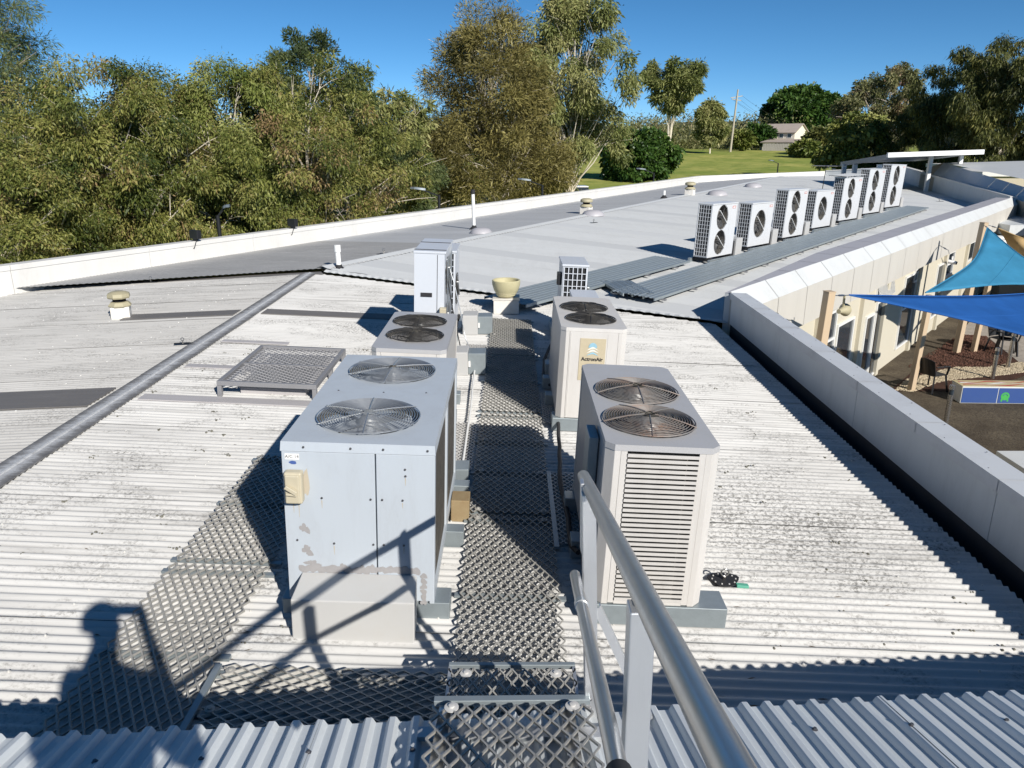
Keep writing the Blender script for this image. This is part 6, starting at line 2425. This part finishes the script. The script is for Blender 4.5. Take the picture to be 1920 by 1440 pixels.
def make_tree(name, label, base, H, R, leafk, seed, nleaf=30000, prof='oval', low=.08, droop=.6, leaf=(.26, .03), clump=.45, nclump=260, bark=None, trunks=1, twig=40, lean=(0, 0), rough=.28, group=None,
              shell=.55, visible_trunk=None, cat='tree', trunk_r=None, flat=1.0, twig_out=.9, tintbias=0.0, upper=0.0):
    rg = np.random.default_rng(seed)
    t = thing(name, label, cat, base, (0, 0, 0), group)
    # clump centres inside a wobbly envelope
    zf_ = rg.uniform(0, 1, nclump * 4)
    if prof == 'oval':
        rad = np.sin(np.pi * np.clip(zf_ * .93 + .07, 0, 1)) ** .6
    elif prof == 'skirt':                 # full to the ground, round top
        rad = np.where(zf_ < .55, .80 + .2 * zf_ / .55, np.sqrt(np.clip(1 - ((zf_ - .55) / .47) ** 2, 0, 1)))
    elif prof == 'cone':
        rad = np.sqrt(np.clip(1 - zf_ ** 1.6, 0, 1)) * .95 + .04
    elif prof == 'vase':
        rad = np.clip(.25 + zf_ * 1.2, 0, 1) * np.sqrt(np.clip(1 - np.clip((zf_ - .6) / .42, 0, 1) ** 2, 0, 1))
    elif prof == 'column':
        rad = np.where(zf_ < .15, .6 + zf_ * 2.5, .97) * np.sqrt(np.clip(1 - np.clip((zf_ - .72) / .3, 0, 1) ** 2, 0, 1))
    else:
        rad = np.sqrt(np.clip(1 - (2 * zf_ - 1) ** 2, 0, 1))
    keep = rg.uniform(0, 1, len(zf_)) < (rad * .85 + .15)
    zf_, rad = zf_[keep][:nclump], rad[keep][:nclump]
    n = len(zf_)
    th = rg.uniform(0, 2 * np.pi, n)
    ph = rg.uniform(0, 6.28, 8)
    wob = 1 + rough * (.6 * np.sin(3 * th + ph[0] + 4 * zf_) + .5 * np.sin(2 * th + ph[1] - 7 * zf_) + .5 * np.sin(5 * th + ph[2] + 11 * zf_) + .4 * np.sin(13 * zf_ + ph[3]))
    rr = rad * R * wob * (shell + (1 - shell) * rg.uniform(0, 1, n) ** .5)
    zc = H * (low + (1 - low) * zf_)
    zc = zc + rough * .25 * R * np.sin(4 * th + ph[5])
    C = np.stack([rr * np.cos(th) + lean[0] * zf_, rr * np.sin(th) * flat + lean[1] * zf_, zc], 1)
    C[:, 2] = np.clip(C[:, 2], .3, H * 1.0)
    cs = clump * rg.uniform(.6, 1.45, n)
    # leaves
    w = cs ** 2
    idx = rg.choice(n, nleaf, p=w / w.sum())
    off = unit(rg.normal(0, 1, (nleaf, 3))) * (rg.uniform(0, 1, nleaf) ** .42 * (1 + .18 * rg.normal(0, 1, nleaf)) * cs[idx])[:, None] * np.array([1.0, 1.0, .85])
    P = C[idx] + off
    outw = unit(unit(np.stack([C[idx, 0], C[idx, 1], (C[idx, 2] - H * .5) * .5], 1)) * .6 + unit(off))
    Dv = unit(outw * (1 - droop * .5) + rg.normal(0, .55, (nleaf, 3)) + np.array([0, 0, -droop * 1.3]) + np.array([0, 0, upper]))
    S = unit(np.cross(Dv, rg.normal(0, 1, (nleaf, 3))))
    sz = np.exp(rg.normal(0, .38, nleaf)) * (rg.uniform(.75, 1.3, n)[idx])
    L = leaf[0] * np.clip(sz, .35, 2.2)
    Wd = leaf[1] * np.clip(sz, .35, 2.2) * rg.uniform(.7, 1.5, nleaf)
    tint = np.clip(.5 + .24 * rg.normal(0, 1, n)[idx] + .14 * rg.normal(0, 1, nleaf) + tintbias, 0, 1)
    P[:, 2] = np.maximum(P[:, 2], .1)
    me = leaf_mesh('crown', P, Dv, S, L, Wd, tint, LEAF[leafk])
    o = bpy.data.objects.new('crown', me)
    COL.objects.link(o)
    o.parent = t
    # trunk, limbs, twigs
    b = MB()
    r0 = trunk_r or H * .016
    rl = random.Random(seed)
    for k in range(trunks):
        a = rl.uniform(0, 6.28)
        dx, dy = (math.cos(a) * R * .25 * (k > 0 or trunks > 1), math.sin(a) * R * .25 * (k > 0 or trunks > 1))
        pts = []
        for i in range(8):
            f = i / 7
            pts.append((dx * f ** 1.3 + lean[0] * f * .8 + .12 * R * .2 * math.sin(f * 6 + a), dy * f ** 1.3 + lean[1] * f * .8 + .02 * R * math.cos(f * 5 + a), H * .82 * f))
        b.tube(pts, [r0 * (1.15 - f_ / 7 * .95) for f_ in range(8)], 8)
        tr = pts
        m_ = int(twig / trunks)
        sel = rg.choice(n, min(m_, n), replace=False)
        for q in sel:
            c = Vector(C[q])
            c = Vector((c.x * twig_out, c.y * twig_out, c.z))
            f = max(.05, min(.88, (c.z / H) - rl.uniform(.18, .40)))
            fi = f * 7
            i0 = min(6, int(fi))
            s0 = Vector(tr[i0]).lerp(Vector(tr[i0 + 1]), fi - i0)
            mid = s0.lerp(c, .5) + Vector((rl.uniform(-.1, .1) * R, rl.uniform(-.1, .1) * R, rl.uniform(.0, .12) * R))
            rr_ = r0 * rl.uniform(.13, .34) * (1.15 - f * .7)
            b.tube([s0, s0.lerp(mid, .5) + Vector((0, 0, .03 * R)), mid, mid.lerp(c, .6), c], [rr_ * 1.2, rr_, rr_ * .8, rr_ * .55, rr_ * .3], 5, cap=False)
            for _ in range(2):
                e = c + Vector((rl.gauss(0, 1), rl.gauss(0, 1), rl.uniform(-.8, .6))) * clump * 1.1
                b.tube([mid.lerp(c, .55), mid.lerp(c, .55).lerp(e, .6) + Vector((0, 0, .1 * clump)), e], [rr_ * .5, rr_ * .4, rr_ * .2], 4, cap=False)
    b.build('trunk', bark or BARK_PALE, t, smooth=60)
    return t


def tb(px, D, z=None):
    Y = D / CP * 1.0
    X = (px - 960) / FPX * D
    return (X, Y, ground_z(Y) if z is None else z)


def th_(py_top, D):
    Y = D / CP
    return CZ + (HORIZON - py_top) * D / KH - ground_z(Y)


G1 = 'leafy paperbark trees along the left parapet'
row = [(-70, 25.0, 240, 2.8, 'dark paperbark at the extreme left edge of the tree row'), (40, 27, 168, 3.3, 'olive paperbark at the left edge, below the tall bluish tree'),
       (178, 28, 110, 3.0, 'olive paperbark with a pale trunk rising above the parapet'), (305, 29.5, 126, 2.9, 'olive-brown paperbark just left of the lime-green one'),
       (430, 30.5, 118, 2.7, 'lime-green paperbark with wispy top left of the dark pine'), (562, 31.5, 96, 3.3, 'dense paperbark in front of the dark pine'), (655, 33, 205, 2.7, 'lower rounded paperbark ending the tree row at right')]
rowt = {}


def clone(src, label, base, H0, H, R0, R, rz):
    c = copy_tree(src)
    c.location = base
    c.rotation_euler = (0, 0, rz)
    c.scale = (R / R0, R / R0, H / H0)
    c['label'] = label
    return c


for i, (px, D, top, R, lab) in enumerate(row):
    H = th_(top + 20, D)
    if i in (2, 4, 5, 3):
        rowt[i] = (make_tree('paperbark_tree', lab, tb(px, D), H, R, 'lime' if i == 4 else 'paper', 100 + i, nleaf=110000, prof='skirt', low=.08, droop=.6, leaf=(.11, .0145), clump=.52, nclump=210,
                             bark=BARK_PALE, trunks=2, twig=70, rough=.34, group=G1, shell=.72, trunk_r=.13, twig_out=1.0, tintbias=.06 if i in (3, 5) else .02), H, R)
for i, src, rz in ((0, 2, 2.0), (1, 5, 3.9), (6, 3, 1.2)):
    px, D, top, R, lab = row[i]
    t_, H0, R0 = rowt[src]
    clone(t_, lab, tb(px, D), H0, th_(top + 20, D), R0, R, rz)
make_tree('casuarina_tree', 'tall bluish feathery tree rising at the top left corner', tb(-10, 44), th_(-40, 44), 3.1, 'blue', 201, 60000, 'column', .3, .3, (.22, .015), .75, 170, BARK_GREY, 1, 60, rough=.35)
make_tree('pine_tree', 'dark pine crown standing above the leafy row', tb(592, 47), th_(68, 47), 3.0, 'pine', 202, 44000, 'oval', .35, .1, (.20, .024), .55, 110, BARK_GREY, 1, 40, rough=.4, upper=.5)
make_tree('gum_tree', 'sparse small gum between the leafy row and the brown tree', tb(738, 56), th_(180, 56), 2.7, 'gum', 203, 12000, 'vase', .55, .4, (.30, .032), .5, 48, BARK_PALE, 2, 40, rough=.35, trunk_r=.12)
make_tree('shrub_tree', 'dark green bushy tree filling the gap left of the brown tree', tb(750, 50), th_(272, 50), 2.3, 'pine', 204, 40000, 'skirt', .25, .4, (.19, .027), .5, 180, BARK_GREY, 2, 30, tintbias=.15)
make_tree('casuarina_tree', 'big brown feathery casuarina in the middle of the picture', tb(930, 61), th_(24, 61), 5.7, 'brown', 205, 135000, 'cone', .10, .15, (.28, .021), .95, 300, BARK_PALE, 2, 130, lean=(-.6, 0), rough=.20, shell=.38, trunk_r=.22, upper=.3)
make_tree('gum_tree', 'tall pale green gum with white limbs right of the brown casuarina', tb(1068, 66), th_(14, 66), 4.6, 'gum', 206, 90000, 'oval', .24, .6, (.25, .032), .95, 125, BARK_PALE, 3, 110, lean=(.4, 0), rough=.5, shell=.4, trunk_r=.2, twig_out=.85)
make_tree('gum_tree', 'hanging gum foliage low behind the casuarina, over the field', tb(1010, 72), th_(190, 72), 3.6, 'gum', 207, 36000, 'skirt', .12, .8, (.26, .027), .7, 120, BARK_PALE, 1, 30)
make_tree('round_bush', 'round glossy dark green bush at the field edge', tb(1198, 100), th_(247, 100), 4.3, 'dark', 208, 36000, 'skirt', .03, .3, (.34, .09), .6, 260, BARK_GREY, 1, 10, rough=.2, shell=.7, cat='bush')
make_tree('gum_tree', 'open-crowned gum with forked bare trunk in the field', tb(1255, 160), th_(120, 160), 5.2, 'gum', 209, 32000, 'vase', .46, .35, (.5, .07), 1.25, 60, BARK_PALE, 5, 60, rough=.4, trunk_r=.24, tintbias=-.15)
make_tree('gum_tree', 'greener gum just right of the open-crowned one', tb(1332, 165), th_(195, 165), 2.6, 'gum', 210, 28000, 'oval', .22, .4, (.45, .07), .95, 80, BARK_PALE, 1, 30, rough=.3)
make_tree('fig_tree', 'broad dark green fig behind the house', tb(1492, 212), th_(168, 212), 9.0, 'dark', 211, 40000, 'ball', .12, .2, (.8, .2), 1.2, 240, BARK_GREY, 1, 10, rough=.16, shell=.7)
make_tree('silver_tree', 'wide silvery tree with bare pale twigs left of the dark weeping trees', tb(1648, 92), th_(135, 92), 5.2, 'silver', 212, 50000, 'vase', .12, .35, (.30, .05), .7, 170, BARK_PALE, 3, 160, rough=.25, twig_out=1.05, trunk_r=.2)
make_tree('leafy_shrub', 'light green leafy shrub behind the canopy', tb(1612, 84), th_(215, 84), 3.3, 'lime', 213, 22000, 'ball', .1, .3, (.34, .08), .55, 140, BARK_PALE, 1, 10, tintbias=.05, cat='bush')
GW = 'dark weeping trees at right'
wl = ((1735, 80, 190, 3.2, 'lower dark weeping tree beside the silvery one'), (1785, 74, 108, 3.9, 'dark weeping tree with a rounded crown left of the tallest'), (1880, 68, 82, 3.6, 'tallest dark weeping tree near the right edge'), (1965, 66, 95, 3.6, 'dark weeping tree cut by the right edge of the picture'))
wt = {}
for i in (1, 2):
    px, D, top, R, lab = wl[i]
    wt[i] = (make_tree('weeping_tree', lab, tb(px, D), th_(top, D), R, 'weep', 220 + i, 64000, 'skirt', .12, 1.0, (.27, .028), .72, 160, BARK_PALE, 2, 26, rough=.32, group=GW, shell=.55, trunk_r=.2), th_(top, D), R)
for i, src, rz in ((0, 1, 2.2), (3, 2, 3.6)):
    px, D, top, R, lab = wl[i]
    t_, H0, R0 = wt[src]
    clone(t_, lab, tb(px, D), H0, th_(top, D), R0, R, rz)
for i, (px, D, top, R, k, lab) in enumerate(((1511, 150, 271, 1.7, 'lime', 'little round tree on the lawn in front of the house'), (1392, 176, 248, 1.6, 'lime', 'pale spindly shrub right of the power pole'), (1540, 160, 245, 3.0, 'weep', 'spreading dark tree hiding the right side of the house'),
                                             (1420, 190, 238, 4.0, 'dark', 'dark tree left of the house'))):
    make_tree('small_tree', lab, tb(px, D), max(2.5, th_(top, D)), R, k, 240 + i, 9000, 'ball', .25, .2, (.6, .13), .7, 60, BARK_GREY, 1, 12)
# far wood closing the field, one mass
rg = np.random.default_rng(77)
cl, tl = [], []
for k in range(260):
    px = rg.uniform(640, 1460) if rg.uniform() < .85 else rg.uniform(-300, 2300)
    D = rg.uniform(196, 235)
    top = rg.uniform(212, 250)
    H = th_(top, D)
    X, Y, Z = tb(px, D)
    for q in range(9):
        cl.append((X + rg.normal(0, 2.2), Y + rg.normal(0, 2), Z + H * rg.uniform(.05, .97)))
        tl.append(rg.normal(0, .15))
C = np.array(cl)
nl = 70000
idx = rg.integers(0, len(C), nl)
P = C[idx] + rg.normal(0, 1, (nl, 3)) * np.array([1.3, 1.3, 1.2])
Dv = unit(rg.normal(0, 1, (nl, 3)) + np.array([0, 0, -.3]))
S = unit(np.cross(Dv, rg.normal(0, 1, (nl, 3))))
me = leaf_mesh('far_wood', P, Dv, S, rg.uniform(.5, 1.2, nl), rg.uniform(.08, .2, nl), np.clip(.45 + np.array(tl)[idx] + rg.normal(0, .15, nl), 0, 1), LEAF['silver'])
o = bpy.data.objects.new('far_wood', me)
COL.objects.link(o)
tag(o, 'far-off olive wood closing the back of the field', 'wood', kind='stuff')

# ------------------------------------------------------------------ the photographer (behind the camera, casting the long shadow)
def photographer():
    zft = zu(0, -.35) + .02
    t = thing('person', 'person in green shirt and dark trousers on the upper roof, holding up a phone', 'person', (0, 0, 0))
    t.location = (-.0, -.31, zft)
    hz = CZ - zft            # phone height above the feet
    hd = hz + .075            # head centre
    V, E, Rr = [], [], []

    def v(p, r):
        V.append(p); Rr.append(r); return len(V) - 1

    def e(*ids):
        for a, b_ in zip(ids, ids[1:]):
            E.append((a, b_))
    sh = hd - .26
    hip = sh - .52
    pel = v((0, 0, hip), (.150, .12))
    wst = v((0, .01, hip + .2), (.14, .11))
    chs = v((0, 0, sh - .10), (.18, .12))
    nb_ = v((0, -.01, sh + .03), (.085, .08))
    nk = v((0, .01, sh + .10), (.06, .062))
    hd0 = v((0, .03, hd - .07), (.075, .085))
    hd1 = v((0, .025, hd + .03), (.085, .105))
    hd2 = v((0, .015, hd + .115), (.06, .075))
    e(pel, wst, chs, nb_, nk, hd0, hd1, hd2)
    for s in (-1, 1):
        s0 = v((s * .185, 0, sh - .03), (.072, .072))
        el = v((s * .26, .10, sh - .27), (.048, .048))
        wr = v((s * .10, .250, hz - .045), (.030, .034))
        pm = v((s * .085, .277, hz - .01), (.034, .018))
        e(chs, s0, el, wr, pm)
        h0 = v((s * .10, 0, hip - .08), (.095, .10))
        kn = v((s * .12, .03, hip * .52), (.062, .066))
        ak = v((s * .13, -.01, .10), (.042, .046))
        he = v((s * .13, .03, .045), (.045, .04))
        to = v((s * .15, .20, .030), (.046, .028))
        e(pel, h0, kn, ak, he, to)
        # fingers curled round the phone edge
        for k, (l, zo) in enumerate(((.060, .030), (.066, .012), (.062, -.006), (.050, -.023))):
            a0 = v((s * .088, .297, hz + zo - .008), (.0095, .0095))
            a1 = v((s * .066, .3035, hz + zo), (.0085, .0085))
            e(pm, a0)
            e(a0, a1)
        th0 = v((s * .070, .267, hz + .018), (.010, .010))
        th1 = v((s * .045, .2725, hz + .040), (.009, .009))
        e(pm, th0, th1)
    me = bpy.data.meshes.new('body')
    me.from_pydata(V, E, [])
    o = bpy.data.objects.new('body', me)
    COL.objects.link(o)
    o.parent = t
    sk_ = o.modifiers.new('skin', 'SKIN')
    for i, r in enumerate(Rr):
        me.skin_vertices[0].data[i].radius = r
    me.skin_vertices[0].data[pel].use_root = True
    ss = o.modifiers.new('sub', 'SUBSURF')
    ss.levels = ss.render_levels = 2
    m, nt, bs = new_mat('person_surfaces')
    g = nt.nodes.new('ShaderNodeTexCoord')
    sp = nt.nodes.new('ShaderNodeSeparateXYZ')
    nt.links.new(g.outputs['Object'], sp.inputs[0])
    mr = nt.nodes.new('ShaderNodeMath'); mr.operation = 'DIVIDE'
    nt.links.new(sp.outputs['Z'], mr.inputs[0]); mr.inputs[1].default_value = hd + .2
    cr = ramp(nt, [(0, (.03, .03, .03)), (.06, (.05, .06, .09)), ((hip + .02) / (hd + .2), (.05, .12, .06)), ((sh + .05) / (hd + .2), (.45, .28, .20)), ((hd + .05) / (hd + .2), (.05, .035, .025))])
    cr.color_ramp.interpolation = 'CONSTANT'
    nt.links.new(mr.outputs[0], cr.inputs[0])
    nt.links.new(cr.outputs[0], bs.inputs['Base Color'])
    bs.inputs['Roughness'].default_value = .75
    me.materials.append(m)
    # face: nose, ears, eyes and short hair as children of the body
    b = MB()
    b.add([(-.014, .118, hd + .0), (.014, .118, hd + .0), (0, .145, hd - .012), (0, .112, hd + .045)], [(0, 1, 2), (0, 2, 3), (1, 3, 2)])
    skin_ = mat_plain('skin', (.45, .28, .20), .6)
    b.build('nose', skin_, t)
    for s in (-1, 1):
        MB().lathe((s * .034, .108, hd + .032), [(.001, -.011), (.011, -.005), (.012, 0), (.011, .005), (.001, .011)], 10).build('eye', M['sticker'], t)
        MB().lathe((s * .088, .02, hd - .02), [(.004, 0), (.014, .012), (.017, .035), (.008, .058)], 8).build('ear', skin_, t)
    MB().tube([(-.024, .112, hd - .045), (0, .121, hd - .047), (.024, .112, hd - .045)], .006, 6).build('mouth', mat_plain('lips', (.36, .16, .13), .6), t)
    b = MB().lathe((0, .0, hd + .045), [(.099, 0), (.101, .03), (.09, .075), (.055, .11), (.001, .122)], 20)
    b.v = [(q[0], q[1] * 1.12 - .008, q[2]) for q in b.v]
    b.build('hair', mat_plain('hair', (.035, .025, .018), .7), t, smooth=180)
    ph_ = thing('phone', 'dark phone held up in both hands in front of the face', 'phone', (0, 0, 0))
    b = MB().box(-.075, .075, -.026, -.018, -.036, .036)
    b.build('case', M['blackmetal'], ph_, bevel=.003)
    MB().box(-.072, .072, -.0275, -.0262, -.033, .033).build('screen', M['glass'], ph_)
    ph_.location = (-.0, 0, CZ)
    ph_.rotation_euler = (-PITCH, 0, 0)


photographer()
